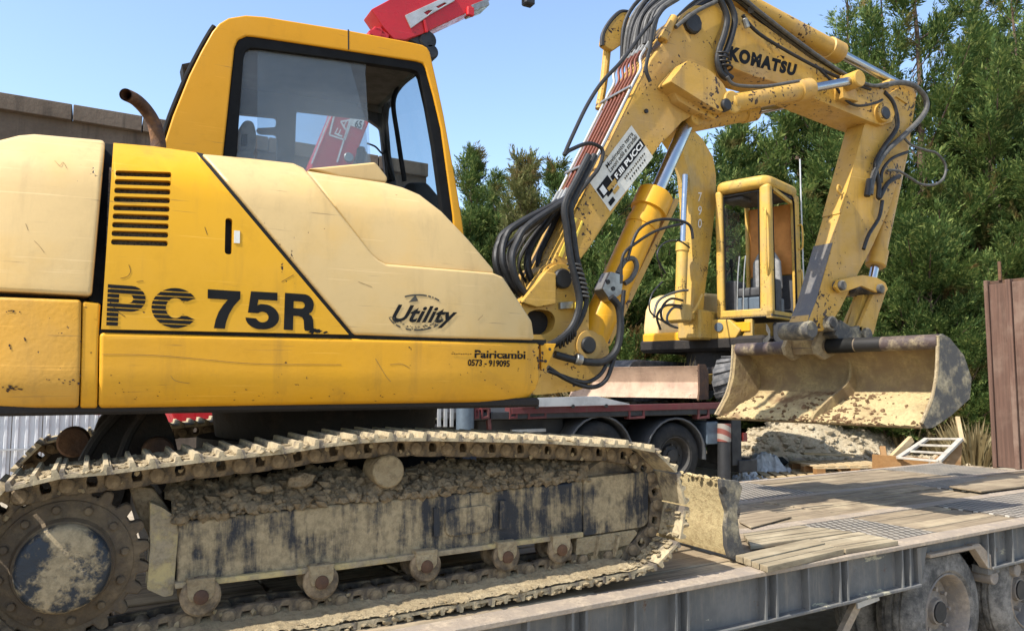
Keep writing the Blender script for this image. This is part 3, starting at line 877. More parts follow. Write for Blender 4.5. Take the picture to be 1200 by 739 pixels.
# sprocket with teeth, bolts and hub cover
NT_ = 21
def gear(cx, cz, r0, r1, n, ph=0):
    pts = []
    for k in range(n):
        a0 = 2 * math.pi * (k + ph) / n
        for f, r in ((0, r0), (.16, r0 - .004), (.30, r1 - .006), (.40, r1), (.60, r1), (.70, r1 - .006), (.84, r0 - .004)):
            a = a0 + 2 * math.pi * f / n
            pts.append(Vector((cx + r * math.cos(a), 0, cz + r * math.sin(a))))
    return pts
spx = [Vector((p.x, YL - .01, p.z)) for p in gear(C1.x, C1.z, .222, .252, NT_)]
spr = MB().prism(spx, (0, .05, 0), .004, 1).build('sprocket', M['sprocket'], EX)
MB().rev((C1.x, YL - .012, C1.z), (0, -1, 0), [(-.01, .205), (.004, .200), (.012, .185), (.018, .150), (.05, .142)], 40).build('final_drive', M['sprocket'], spr)
hub = MB().rev((C1.x, YL - .058, C1.z), (0, -1, 0), [(-.03, .136), (.03, .134), (.042, .126), (.046, .118), (.047, .06), (.048, .001)], 44, cap=False).build('hub_cover', M['hub'], spr)
for k in range(12):
    a = 2 * math.pi * (k + .3) / 12
    p = Vector((C1.x + .176 * math.cos(a), YL - .020, C1.z + .176 * math.sin(a)))
    MB().cyl(p, p + Vector((0, -.018, 0)), .0145, .013, 10, .003).build('bolt', M['sprocket'], spr)
# track frame: side box, sloped top, curved end guard
YFm = 2.93
fr = MB().prism(px([(209, 611), (300, 601), (400, 590), (560, 576), (684, 563), (684, 627), (600, 638), (400, 664), (207, 686)], YFm), (0, .20, 0), .012, 3).build('track_frame', M['frame'], EX)
MB().prism(px([(205, 683), (400, 660), (600, 634), (684, 623), (684, 629), (600, 640), (400, 667.5), (205, 690)], YFm - .02), (0, .03, 0), .004).build('frame_lip', M['lip'], fr)
MB().prism(pxr([(684, 560), (757, 552), (760.5, 558), (759.5, 612), (754, 617), (684, 628)], YFm - .006, 3), (0, .15, 0), .010, 2).build('idler_yoke', M['frame'], fr)
MB().prism(px([(676, 630), (744, 620), (748, 624), (736, 640), (726, 655), (678, 661.5), (674, 658)], YFm + .0), (0, .05, 0), .006).build('guide_guard', M['mud'], fr)
for xx in (703, 725):
    MB().prism(px([(xx, 628), (xx + 3.5, 627.5), (xx - 3, 652), (xx - 5, 652.5)], YFm - .022), (0, .025, 0), .003).build('guard_rib', M['mud'], fr)
for (sx, sy, sw) in ((512, 612, 3.5), (590, 603, 4)):
    MB().prism(px([(sx - sw, sy - 17), (sx + sw, sy - 17.5), (sx + sw, sy + 16), (sx - sw, sy + 17)], YFm - .012), (0, .02, 0), .003).build('frame_rib', M['frame'], fr)
MB().prism(pxr([(522, 597), (578, 590), (578, 622), (522, 630)], YFm - .010, 12), (0, .02, 0), .006, 2).build('access_cover', M['frame'], fr)
MB().prism(pxr([(176, 588), (190, 594), (207, 606), (209, 625), (203, 697), (192, 699), (172, 690), (176, 640)], YFm + .01, 3), (0, .09, 0), .008, 2).build('end_guard', M['lip'], fr)
MB().prism(px([(150, 566), (180, 572), (209, 611), (180, 640), (160, 600)], YFm + .07), (0, .12, 0), .01).build('guard_web', M['mud_dark'], fr)
# lower rollers with brackets
for (rx, ry, rr) in ((234, 696, .066), (374, 679, .064), (496, 661, .062), (590, 650, .060), (653, 642, .058)):
    c = PY(rx, ry, YFm)
    o = MB().rev(c + Vector((0, -.035, 0)), (0, 1, 0), [(0, rr - .008), (.006, rr), (.022, rr), (.026, rr - .016), (.10, rr - .016), (.105, rr), (.13, rr)], 28).build('roller', M['link'], fr)
    MB().rev(c + Vector((0, -.05, 0)), (0, 1, 0), [(0, .012), (.004, .024), (.016, .026)], 14).build('roller_axle', M['rusty'], o)
    c2 = c + Vector((0, -.040, .012))
    MB().prism([c2 + Vector((x, 0, z)) for x, z in ((-.046, .05), (.046, .05), (.043, -.006), (.030, -.024), (.010, -.020), (0, -.030), (-.015, -.022), (-.033, -.026), (-.043, -.006))], (0, .05, 0), .006, 2).build('roller_bracket', M['mud'], o)
# carrier roller, idler
c = PY(456, 552.5, YFm - .03)
cr = MB().cyl(c, c + Vector((0, .14, 0)), .062, seg=26, bev=.006).build('carrier_roller', M['mud'], fr)
MB().box2(c + Vector((-.05, .10, -.16)), c + Vector((.05, .17, 0)), .01).build('roller_bracket', M['mud_dark'], cr)
c = PY(722, 594, YL)
idl = MB().rev(c + Vector((0, .02, 0)), (0, 1, 0), [(0, .16), (0, .215), (.02, .225), (.03, .245), (.07, .245), (.08, .225), (.10, .215)], 40).build('idler', M['link'], fr)
# packed earth lying on the frame under the top run, and clods
edge_px = px([(180, 614), (209, 609), (300, 599), (400, 588), (560, 574), (684, 561), (700, 560)], YFm)
def edge_z(X):
    for i in range(len(edge_px) - 1):
        if X <= edge_px[i + 1].x or i == len(edge_px) - 2:
            t = (X - edge_px[i].x) / (edge_px[i + 1].x - edge_px[i].x)
            return edge_px[i].z + (edge_px[i + 1].z - edge_px[i].z) * t
def heap(u, v):
    X = edge_px[1].x - .02 + (edge_px[5].x - edge_px[1].x + .05) * u
    big = .5 + .5 * noise.noise(Vector((X * 2.1, 1.7, 0)))
    lift = (.06 + .08 * big) * math.sin(min(1, v * 1.5) * math.pi / 2)
    lump = .034 * noise.noise(Vector((X * 11, v * 5, 3))) + .022 * noise.noise(Vector((X * 27, v * 11, 5))) + .013 * noise.noise(Vector((X * 70, v * 28, 8))) + .007 * noise.noise(Vector((X * 150, v * 60, 8)))
    k = min(1, v * 5 + .15)
    return Vector((X, 2.932 + .22 * v - .012 * math.sin(v * 9) + lump * .5 * k, edge_z(X) - .004 + lift + lump * k))
hp_ = MB().grid(heap, 330, 40).build('packed_earth', M['mud_dark'], fr, ang=80); hp_['kind'] = 'stuff'
random.seed(11)
m = MB()
for k in range(1500):
    u, v = random.random(), random.random() ** 1.5
    p = heap(u, v * .85)
    m.rock(p + Vector((0, -.004, .003)), random.choice((.005, .006, .008, .010, .013, .018, .024)) * random.uniform(.7, 1.3), (1, 1, .8), .5)
for (bx, by, s) in ((352, 563, .042), (310, 572, .026), (457, 577, .028), (578, 552, .026), (520, 568, .03), (270, 577, .02), (330, 590, .018), (640, 556, .02)):
    m.rock(PY(bx, by, 2.955), s, (1.3, .8, .75), .35, 2)
o = m.build('clods', M['mud_dark'], fr, ang=30); o['kind'] = 'stuff'
# dry mud pressed between the grousers and along the lower run, straw
m = MB()
for k in range(NSH):
    fm = frame_at(k, YCH)
    top = fm.translation.z > 1.2
    for q in range(26 if top else 22):
        lx, ly = random.uniform(-hp, hp), random.uniform(-.222, .16) if top else random.uniform(-.225, -.09)
        lz = .05 if top else .028
        if not top and random.random() < .2: lz = .05
        s = random.uniform(.006, .017)
        m.rock(fm @ Vector((lx, ly, lz)), s, (1.2, 1.2, .55), .5)
    if not top:
        for q in range(9):
            m.rock(fm @ Vector((random.uniform(-hp, hp), -.222 + random.uniform(0, .02), random.uniform(.045, .064))), random.uniform(.007, .015), (1.3, .8, .7), .5)
    for q in range(2):
        m.rock(fm @ Vector((random.uniform(-hp, hp), -.078, random.uniform(-.03, .03))), random.uniform(.005, .012), (1, .5, 1), .5)
o = m.build('caked_mud', M['mud'], EX, ang=30); o['kind'] = 'stuff'
def slab(u, v):                             # mud pad along the outer half of the lower run
    X = C1.x + .05 + u * 2.10
    z = at_low(X)
    n1 = .008 * noise.noise(Vector((X * 14, v * 3, 1))) + .006 * noise.noise(Vector((X * 50, v * 9, 1)))
    return Vector((X, 2.782 + .17 * v + n1, z + .002 + .03 * v ** 2 + n1))
low = sorted(((p.x, p.y) for p in dense if p.y < 1.0), key=lambda q: q[0])
def at_low(X):
    b = min(low, key=lambda q: abs(q[0] - X)); return b[1] - .030
o = MB().grid(slab, 240, 12).build('mud_pad', M['mud'], EX, ang=80); o['kind'] = 'stuff'
# car body between the tracks, rear travel hoses and dark castings
MB().box2((.2, 3.2, 1.02), (2.0, 4.85, 1.32), .04).box2((.5, 3.5, 1.3), (1.6, 4.5, 1.42), .03).build('car_body', M['under'], EX)
c = PY(150, 525, 3.6)
m = MB().prism(pxr([(98, 545), (112, 500), (118, 487), (150, 478), (192, 480), (205, 512), (215, 560), (100, 560)], 3.55, 8), (0, .16, 0), .02)
m.build('motor_casting', M['under'], EX)
c = PY(86, 518, 3.7); MB().cyl(c, c + Vector((0, .10, 0)), .062, seg=24, bev=.008).build('round_casting', M['rusty'], EX)
c = PY(186, 530, 3.45); MB().cyl(c, c + Vector((0, .10, 0)), .06, seg=24, bev=.008).build('round_casting', M['rusty'], EX)
MB().tube([PY(x, y, 3.5) for x, y in ((97, 541), (112, 515), (128, 495), (140, 482))], .02, 8).build('bent_pipe', M['under'], EX)
MB().tube([PY(x, y, 3.48) for x, y in ((140, 540), (150, 512), (162, 492), (172, 480))], .018, 8).build('bent_pipe', M['under'], EX)

# ------------------------------------------------------------------ dozer blade of the near excavator
YB0, YB1 = 2.96, 5.02
prof = [(845, 561), (866, 563), (870.5, 571), (867, 585), (864, 600), (867, 625), (873.5, 652), (856, 653.5), (852, 640), (851, 618), (853, 600), (847, 580)]
bl = MB().prism(px(prof, YB0), (0, .03, 0), .004).build('dozer_blade', M['bucket_out'], EX)
P0 = px(prof, YB0)
cc = PY(848.5, 574, YB0 - .004); MB().cyl(cc, cc + Vector((0, .012, 0)), .018, seg=14).build('blade_eye', M['pin'], bl)
inner = [Vector((p.x, YB0 + .028, p.z)) for p in P0]
shell = px([(846, 562), (862, 564), (862, 590), (858, 610), (861, 632), (867, 651), (857, 652), (853, 636), (852, 615), (853, 600), (848, 580)], YB0 + .028)
MB().prism(shell, (0, YB1 - YB0, 0), .006).build('blade_plate', M['blade_mud'], bl)
bx_ = P0[0]
for yy in (3.45, 4.5):
    MB().bar((bx_.x - .02, yy, bx_.z - .2), (1.85, yy, 1.1), .12, .14, bev=.01).build('blade_arm', M['mud_dark'], bl)
m = MB()
random.seed(5)
for k in range(200):
    yy = random.uniform(YB0 + .02, YB1 - .4); zz = bx_.z - .005
    m.rock((bx_.x + .01 + random.uniform(-.01, .05 if zz > bx_.z - .01 else .0), yy, zz), random.uniform(.004, .011), (1, 1.6, .6), .5)
o = m.build('blade_mud', M['blade_mud'], bl); o['kind'] = 'stuff'
# ------------------------------------------------------------------ boom, arm and bucket
YBn, YBw = 3.84, .32                           # near face and width of the boom
V3 = Vector
# swing post in front of the house
sp_ = MB().prism(pxr([(611, 353), (640, 318), (652, 309), (668, 310), (676, 322), (690, 350), (690, 392), (706, 392), (714, 408), (713, 425), (700, 443), (690, 452), (676, 458), (625, 463), (612, 440), (612, 400)], 3.80, 5), (0, .10, 0), .012, 2,
      holes=[pxr([(618, 366), (630, 362), (645, 364), (651, 372), (649, 385), (640, 392), (618, 392)], 3.80, 5)])
sp_.prism(pxr([(611, 353), (640, 318), (652, 309), (668, 310), (676, 322), (690, 350), (690, 400), (700, 425), (690, 452), (625, 463), (612, 440)], 4.10, 5), (0, .10, 0), .012, 2)
sp_.box2(PY(625, 440, 3.9), PY(690, 452, 3.9) + V3((0, .24, 0)), .01)
post = sp_.build('swing_post', M['boom'], EX)
MB().prism(px([(611, 354), (640, 318), (652, 320), (652, 356), (630, 360)], 3.76), (0, .04, 0), .008).build('post_bracket', M['boom'], post)
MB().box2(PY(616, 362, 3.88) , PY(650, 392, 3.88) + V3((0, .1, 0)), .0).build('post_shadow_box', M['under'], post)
for (x, y, r) in ((661, 326, .058), (691, 404, .05)):
    c = PY(x, y, 3.77); MB().cyl(c, c + V3((0, .5, 0)), r, seg=18, bev=.008).build('pin', M['pin'], post)
c = PY(691, 404, 3.785); MB().rev(c, (0, 1, 0), [(0, .085), (.03, .09), (.06, .085)], 22).build('pin_boss', M['boom'], post)
MB().prism(px([(657, 354), (672, 353), (672, 361), (657, 362)], 3.775), (0, .03, 0), .003).build('hose_clamp', M['fitting'], post)
MB().prism(px([(680, 353), (690, 353), (690, 363), (680, 363)], 3.72), (0, .06, 0), .003).build('hose_clamp', M['bright'], post)

# first boom section
b1 = [(640, 322), (652, 296), (676, 246), (716, 166), (763, 70), (790, 31), (803, 15), (815, 6), (838, 6), (848, 14), (846, 30), (836, 52), (838, 70), (842, 100), (830, 120), (815, 134), (800, 142.5), (786, 158), (776, 167), (740, 218), (712, 258), (690, 292), (680, 305), (676, 332), (666, 344), (650, 342)]
boom = MB().prism(px(b1, YBn), (0, YBw, 0), .010, 2).build('lower_boom', M['boom'], EX)
MB().prism(px([(655, 300), (674, 255), (677, 256), (659, 302)], YBn - .006), (0, .012, 0), .002).build('boom_edge', M['bright'], boom)
MB().prism(px([(663, 303), (682, 258), (684, 259), (666, 304)], YBn - .006), (0, .012, 0), .002).build('boom_edge', M['bright'], boom)
c = PY(814, 26, YBn - .035)
MB().cyl(c, c + V3((0, YBw + .07, 0)), .072, seg=10, bev=.010).build('knee_pin', M['pin'], boom)
MB().cyl(PY(652, 326, YBn - .004), PY(652, 326, YBn - .004) + V3((0, YBw + .008, 0)), .09, seg=22).build('foot_boss', M['boom'], boom)
# stiffener line on the plate + knob
c = PY(758, 130, YBn - .012); MB().cyl(c, c + V3((0, .02, 0)), .014, seg=10).build('grease_nipple', M['pin'], boom)
# second section
b2 = [(815, 8), (840, 3), (860, 6), (900, 32), (950, 68), (1000, 92), (1030, 101), (1046, 112), (1051, 130), (1046, 143), (1034, 147), (1018, 142), (996, 133), (955, 116), (912, 97.5), (885, 90), (862, 81), (845, 70), (826, 58), (820, 40)]
boom2 = MB().prism(px(b2, YBn + .025), (0, YBw - .05, 0), .010, 2).build('upper_boom', M['boom'], EX)
MB().prism(px([(826, 16), (829, 16), (828, 58), (825, 58)], YBn + .018), (0, .02, 0), .002).build('boom_collar', M['boom'], boom2)
YT2 = YBn + .0235
lettering('lettering', 'KOMATSU', q4((854, 71), (931, 89.5), (934.5, 75.5), (856, 53.5), YT2), M['ink'], boom2, .07, 0, 1.22)
MB().prism(px([(914.5, 64.8), (919.5, 66.3), (918, 69.5)], YT2), (0, .001, 0)).build('letter_accent', M['ink'], boom2)
c = PY(1038, 131, YBn - .02); MB().cyl(c, c + V3((0, YBw + .04, 0)), .075, seg=22, bev=.01).build('arm_pin_boss', M['boom'], boom2)
c = PY(1039, 132, YBn - .03); MB().cyl(c, c + V3((0, .02, 0)), .05, seg=18, bev=.006).build('pin', M['pin'], boom2)

# lug with the two adjusting cylinders
for yo, nm in ((0, 'lug'), (YBw + .10, 'lug')):
    lug = MB().prism(pxr([(785, 95), (806, 70), (832, 82), (848, 98), (857, 118), (854, 129), (845, 131), (830, 123), (812, 112)], YBn - .14 + yo, 4), (0, .14 if yo == 0 else .10, 0), .012, 2).build(nm, M['boom'], boom)
c = PY(853, 122, YBn - .165); MB().cyl(c, c + V3((0, .06, 0)), .040, seg=20, bev=.008).build('lug_pin', M['pin'], boom)
MB().prism(px([(786, 98), (812, 113), (836, 127), (850, 133), (838, 140), (812, 128), (795, 118)], YBn - .07), (0, .07, 0), .01).build('lug_gusset', M['boom'], boom)
def cylinder(name, pa, pb, split, r, rod, parent, mat='boom', cap=1.18):
    """hydraulic cylinder from pa (body end) to pb (rod end); split = body share"""
    pa, pb = V3(pa), V3(pb); pm = pa.lerp(pb, split)
    d = (pb - pa).normalized(); Lb = (pm - pa).length
    o = MB().rev(pa, d, [(0, r * .7), (.02, r), (Lb - .14, r), (Lb - .135, r * cap), (Lb - .01, r * cap), (Lb, r * cap - .01), (Lb, r * .8)], 24).build(name, M[mat], parent)
    MB().cyl(pm - d * .02, pb, rod, seg=18).build('rod', M['chrome'], o)
    return o
for yo in (-.10, YBw + .10):
    a, b = PY(853, 122, YBn + yo), PY(1000, 94.5, YBn + yo + (.0 if yo < 0 else 0))
    if yo > 0:
        a, b = PY(853, 122, YBn - .10) + V3((0, YBw + .20, 0)), PY(1000, 94.5, YBn - .10) + V3((0, YBw + .20, 0))
    cy = cylinder('adjusting_cylinder', a, b, .63, .062, .032, boom2)
    d = (b - a).normalized()
    MB().cyl(a - V3((0, .05, 0)), a + V3((0, .05, 0)), .075, seg=20, bev=.008).build('cylinder_eye', M['boom'], cy)
    MB().cyl(b - V3((0, .06, 0)), b + V3((0, .06, 0)), .062, seg=18, bev=.008).build('rod_eye', M['boom'], cy)
    MB().prism([b + V3((x, .05 if yo < 0 else -.14, z)) for x, z in ((-.06, .05), (.06, .05), (.12, -.12), (-.05, -.12))], (0, .09, 0), .006).build('rod_bracket', M['boom'], boom2)
# arm cylinder along the top of the upper boom
a, b = PY(850, -8, 4.0), PY(1062, 104, 4.0)
cy = cylinder('arm_cylinder', a, b, .60, .070, .035, boom2)
# boom cylinder below the lower boom
a, b = PY(690, 404, 3.93), PY(806, 143, 3.93)
cy = cylinder('boom_cylinder', a, b, .655, .098, .046, EX, 'yellow_low', 1.20)
MB().cyl(b + V3((0, -.10, 0)), b + V3((0, .2, 0)), .05, seg=18, bev=.006).build('rod_eye', M['boom'], cy)
MB().prism(px([(792, 232), (797, 234), (716, 404), (708, 410), (709, 398)], 3.92), (0, .10, 0), .004).build('cylinder_guard', M['boom'], cy)
MB().prism(px([(765, 250), (793, 233), (710, 405), (702, 392)], 4.03), (0, .015, 0)).build('guard_back', M['black'], cy)
ga, gb = a.lerp(b, .64), a.lerp(b, .50)
MB().rev(a.lerp(b, .50), b - a, [(0, .103), (.03, .106), (.06, .103)], 24).build('cylinder_band', M['yellow_low'], cy)
MB().rev(a.lerp(b, .20), b - a, [(0, .103), (.03, .107), (.06, .103)], 24).build('cylinder_band', M['yellow_low'], cy)
# valve block on the cylinder
vb = MB().prism(px([(706, 338), (716, 318), (731, 322), (729, 344), (716, 353)], 3.78), (0, .10, 0), .006).build('valve_block', M['fitting'], cy)
MB().tube([PY(x, y, 3.80) for x, y in ((724, 320), (732, 306), (742, 303), (746, 313), (740, 326), (732, 332))], .016, 10).build('valve_elbow', M['hose_grey'], vb)
for (x, y) in ((713, 330), (719, 338)):
    c = PY(x, y, 3.775); MB().cyl(c, c + V3((0, .02, 0)), .014, seg=10).build('valve_cap', M['pin'], vb)

# sticker with printed name on the boom
YK = YBn - .003
stk = MB().prism(px([(740, 147), (765.5, 184), (715, 247.5), (690.5, 213)], YK), (0, .002, 0)).build('advert_sticker', M['sticker'], boom)
def skq(u0, v0, u1, v1):                       # sticker coordinates: u along the boom, v from outer to inner edge
    A, B, C_, D_ = V3((690.5, 213)), V3((740, 147)), V3((765.5, 184)), V3((715, 247.5))
    f = lambda u, v: tuple(A.lerp(B, u).lerp(D_.lerp(C_, u), v))
    return q4(f(u0, v1), f(u1, v1), f(u1, v0), f(u0, v0), YK - .002)
A2 = M['ink']
def up_(qs): return [p + V3((0, -.0005, 0)) for p in qs]
lettering('lettering', 'Movimento terra', skq(.34, .08, .95, .20), A2, stk, .01)
lettering('lettering', 'Lavori edili e stradali', skq(.34, .22, .97, .34), A2, stk, .01)
q = skq(.30, .40, 1.0, .64); MB().prism(q, (0, .0008, 0)).build('print_band', A2, stk)
def up(qs): return [p + V3((0, -.0015, 0)) for p in qs]
lettering('lettering', 'F.lli PUCCI', up(skq(.36, .45, .97, .60)), M['white'], stk, .03)
m = MB(); random.seed(9)
for (v0, n, u0, u1) in ((.72, 13, .46, .94), (.84, 8, .52, .90)):          # the last two printed lines are worn past reading
    for i in range(n):
        uu = u0 + (u1 - u0) * i / n
        m.prism(up_(skq(uu, v0 + random.uniform(0, .02), uu + .024, v0 + .06)), (0, .0006, 0))
m.build('worn_print', M['ink_worn'], stk)
q = skq(.02, .30, .28, .62); MB().prism(q, (0, .0008, 0)).build('print_band', A2, stk)
q = up(skq(.06, .36, .14, .58)); MB().prism(q, (0, .0008, 0)).build('print_band', M['white'], stk)
for (u0, v0, u1, v1) in ((.10, .62, .22, .70), (.16, .52, .34, .66), (.20, .70, .32, .80), (.05, .80, .16, .92)):
    MB().prism(up(skq(u0, v0, u1, v1)), (0, .0008, 0)).build('print_patch', M['boom'] if v0 > .5 and u0 > .12 else A2, stk)

# pipes on the boom's back, with clamps
def boom_pt(s, w):
    """s along the back of the lower boom (0 foot .. 1 knee), w across it (0 near .. 1 far)"""
    pts = [PY(x, y, YBn) for x, y in ((645, 306), (668, 262), (716, 166), (755, 86), (772, 58), (795, 22))]
    L_ = [0]
    for i in range(5): L_.append(L_[-1] + (pts[i + 1] - pts[i]).length)
    t = s * L_[-1]
    for i in range(5):
        if t <= L_[i + 1] or i == 4:
            p = pts[i].lerp(pts[i + 1], (t - L_[i]) / (L_[i + 1] - L_[i])); d = (pts[i + 1] - pts[i]).normalized(); break
    nrm = V3((-d.z, 0, d.x))
    return p + V3((0, YBw * w, 0)) + nrm * .035, nrm
WS = [.02, .19, .33, .47, .61, .75, .92]
for i, w in enumerate(WS):
    pts = []
    for s in (.24, .34, .50, .64, .70, .745, .79, .85):
        ww = w if s < .72 else w + (.10 if s > .76 else 0)
        p, nrm = boom_pt(s, ww)
        pts.append(p + nrm * (.03 if s > .76 else 0))
    MB().tube(pts, .0095 if i in (0, 6) else .0092, 10, 4).build('hydraulic_pipe', M['steel_pipe'] if i in (0, 6) else M['rust_pipe'], boom)
    p0, n0 = boom_pt(.235, w); p1, _ = boom_pt(.285, w)
    MB().cyl(p0, p1, .016, seg=8, bev=.004).build('pipe_fitting', M['fitting'], boom)
    p2, _ = boom_pt(.83, w + .1); p3, _ = boom_pt(.88, w + .1)
    MB().cyl(p2 + n0 * .03, p3 + n0 * .03, .014, seg=8, bev=.004).build('pipe_fitting', M['fitting'], boom)
for s in (.36, .66, .86):
    (a, n0), (b, _) = boom_pt(s, -.03), boom_pt(s, .98)
    MB().bar(a + n0 * .016, b + n0 * .016, .022 if s < .8 else .04, .008, up=n0, bev=.002).build('pipe_clamp', M['fitting'] if s < .8 else M['boom'], boom)
# black hoses from the pipe ends down behind the cowl
ends = [[(649, 240), (622, 262), (606, 284), (600, 304), (606, 330), (622, 352)],
        [(640, 246), (608, 262), (592, 280), (589, 306), (600, 332), (616, 350)],
        [(634, 248), (598, 268), (584, 286), (581, 306), (588, 326), (604, 342)],
        [(655, 244), (636, 268), (622, 290), (618, 312), (626, 334), (638, 352)],
        [(660, 244), (645, 272), (634, 296), (632, 312), (640, 330), (650, 345)],
        [(645, 244), (615, 266), (600, 290), (596, 312), (603, 336), (618, 356)],
        [(664, 246), (652, 276), (645, 300), (641, 318), (646, 336), (655, 350)]]
for i, e in enumerate(ends):
    w = WS[i]; p0, n0 = boom_pt(.24, w)
    pts = [p0] + [PY(x, y, YBn + YBw * w - .03 * (q > 1)) for q, (x, y) in enumerate(e[1:])]
    MB().tube(pts, .021, 10, 7).build('hose', M['hose'], boom)
random.seed(52)
for k in range(8):                              # thinner lines tangled among them
    x0, y0 = 668 - 4 * k + random.uniform(-2, 2), 232 + 3 * k
    xm, ym = 640 - 7 * k + random.uniform(-4, 4), 262 + 4 * k
    xb, yb_ = 618 - 4 * k + random.uniform(-6, 6), 300 + 3 * k
    MB().tube([PY(x, y, YBn + .26 - .03 * k) for x, y in ((x0, y0), (xm, ym), (xb, yb_), (xb + 6, yb_ + 22), (xb + 22, yb_ + 40))], random.choice((.009, .012, .014)), 8, 6).build('hose', M['hose'] if k % 3 else M['hose_grey'], boom)
# hose pair in front of the foot, wrapped in spring guard
for k, off in enumerate((0, 7)):
    pts = [PY(x + off * (1 if y < 360 else .6), y, 3.70 + .03 * k) for x, y in ((690, 182), (676, 210), (662, 240), (664, 268), (668, 300), (675, 330), (679, 355), (672, 380), (658, 396), (640, 406))]
    MB().tube(pts, .020, 10, 6).build('hose', M['hose'], boom)
sp = cat_rom([PY(x, y, 3.72) for x, y in ((672, 308), (679, 330), (683, 350))], 30)
m = MB()
coil = []
for i, p in enumerate(sp):
    a = i * .9; coil.append(p + V3((math.cos(a) * .036, math.sin(a) * .036, 0)))
m.tube(coil, .007, 6, 2); m.build('spring_guard', M['hose_grey'], boom)
sp = cat_rom([PY(x, y, 3.71) for x, y in ((675, 385), (667, 394), (655, 401))], 22); coil = []
for i, p in enumerate(sp):
    a = i * .9; coil.append(p + V3((math.cos(a) * .02, math.cos(a) * .02, math.sin(a) * .034)))
MB().tube(coil, .007, 6, 2).build('spring_guard', M['hose'], boom)
# hoses to the boom cylinder valve
for pts, r in (([(650, 415), (668, 420), (690, 424), (708, 423), (722, 410), (727, 385), (725, 360), (716, 348)], .022),
               ([(642, 430), (660, 442), (680, 451), (697, 453), (710, 445), (718, 425), (724, 400), (728, 370), (731, 340)], .013),
               ([(642, 434), (658, 440), (676, 446), (690, 447), (704, 438), (712, 424)], .012),
               ([(728, 332), (730, 300), (745, 285), (770, 270), (800, 262)], .009), ([(735, 305), (748, 270), (775, 257), (806, 262), (812, 280)], .009)):
    MB().tube([PY(x, y, 3.72) for x, y in pts], r, 10, 7).build('hose', M['hose'], boom)
c0, c1 = PY(674, 420, 3.715), PY(681, 422, 3.715); MB().cyl(c0, c1, .032, seg=14, bev=.004).build('hose_collar', M['fitting'], boom)
# thick hose lying over the pipes
MB().tube([PY(x, y, 3.80) for x, y in ((780, 8), (755, 36), (730, 70), (706, 96), (690, 120), (676, 148), (662, 180), (668, 176), (690, 168), (706, 176), (702, 196), (690, 212), (676, 232), (664, 262))], .012, 8, 6).build('hose', M['hose'], boom)
MB().tube([PY(x, y, 3.78) for x, y in ((776, 12), (766, 30), (762, 55), (757, 80), (762, 96))], .012, 8, 6).build('hose', M['hose'], boom)
# hoses at the knee
random.seed(21)
for k in range(11):
    w = k / 10
    p, n0 = boom_pt(.86, w + .06)
    yy = YBn + YBw * w - .02 * (k % 2)
    q = PY(758 + 44 * (1 - w) + random.uniform(-3, 3), -6, yy); r_ = PY(806 + 40 * (1 - w), -40, yy)
    MB().tube([p + n0 * .03, p.lerp(q, .45) + n0 * (.05 + .05 * random.random()), q, r_], random.choice((.014, .017, .020)), 8, 5).build('hose', M['hose'] if k % 3 else M['hose_grey'], boom)
c = PY(778, 42, YBn + .02)
MB().cyl(PY(776, 48, YBn + .0), PY(790, 20, YBn + .0), .035, .028, 14, .006).build('filter_body', M['boom'], boom)
for k in range(4):
    z0 = -20 + k * 7
    MB().tube([PY(x, y, YBn - .03 + .05 * k) for x, y in ((792, 32 - k * 3), (812, 16 - k * 4), (835, 4 - k * 4), (862, -6 + k * 2), (890, 14 + k * 3), (930, 45 + k * 3), (985, 84 + k * 2), (1020, 100), (1040, 98 + k * 2))], .014, 8, 6).build('hose', M['hose'] if k % 2 else M['hose_grey'], boom2)
m = MB().cyl(PY(872, 22, YBn - .02), PY(876, 33, YBn - .02), .02, seg=8, bev=.004); m.build('hose_fitting', M['fitting'], boom2)
m = MB().bar(PY(880, 12, YBn + .0), PY(880, 12, YBn + .2), .04, .04); m.build('hose_clamp', M['pin'], boom2)
# two thick hoses looping down beside the lettering, with coil guard
for k in range(2):
    MB().tube([PY(x + 9 * k * (1 - .4 * (y > 60)), y, YBn - .04) for x, y in ((838, -8), (847, 6), (852, 22), (849, 40), (843, 58), (841, 72), (845, 86), (852, 92))], .021, 10, 7).build('hose', M['hose'], boom2)
sp = cat_rom([PY(x, y, YBn - .045) for x, y in ((846, 62), (847, 72), (852, 82))], 16); coil = []
for i, p in enumerate(sp):
    a = i * .9; coil.append(p + V3((math.cos(a) * .042, math.sin(a) * .042, 0)))
MB().tube(coil, .007, 6, 2).build('spring_guard', M['hose'], boom2)
MB().tube([PY(x, y, YBn - .13) for x, y in ((852, 90), (858, 98), (872, 101), (900, 101), (925, 97), (938, 95))], .012, 8, 5).build('steel_line', M['hose_grey'], boom2)
# thin lines along the upper boom
for pts, r in (([(955, 76), (975, 96), (990, 116), (1005, 124), (1025, 121), (1034, 117)], .010), ([(870, 18), (890, 40), (940, 70), (985, 92), (1020, 105)], .012)):
    MB().tube([PY(x, y, YBn - .02) for x, y in pts], r, 8, 6).build('hose', M['hose'], boom2)

# ---- far swing lug and arm-cylinder base seen behind the pipes
MB().prism(pxr([(706, 52), (708, 38), (717, 24), (728, 14), (737, 14), (740, 32), (732, 50), (718, 60)], 4.22, 3), (0, .05, 0), .008, 2).build('far_lug', M['boom'], boom)
MB().tube([PY(x, y, 4.235) for x, y in ((706, 54), (707, 40), (716, 25), (727, 15), (736, 15))], .018, 8, 4).build('lug_rim', M['pin'], boom)
MB().tube([PY(x, y, 4.28) for x, y in ((712, 52), (708, 92), (702, 128))], .027, 10, 4).build('far_pipe', M['boom'], boom)

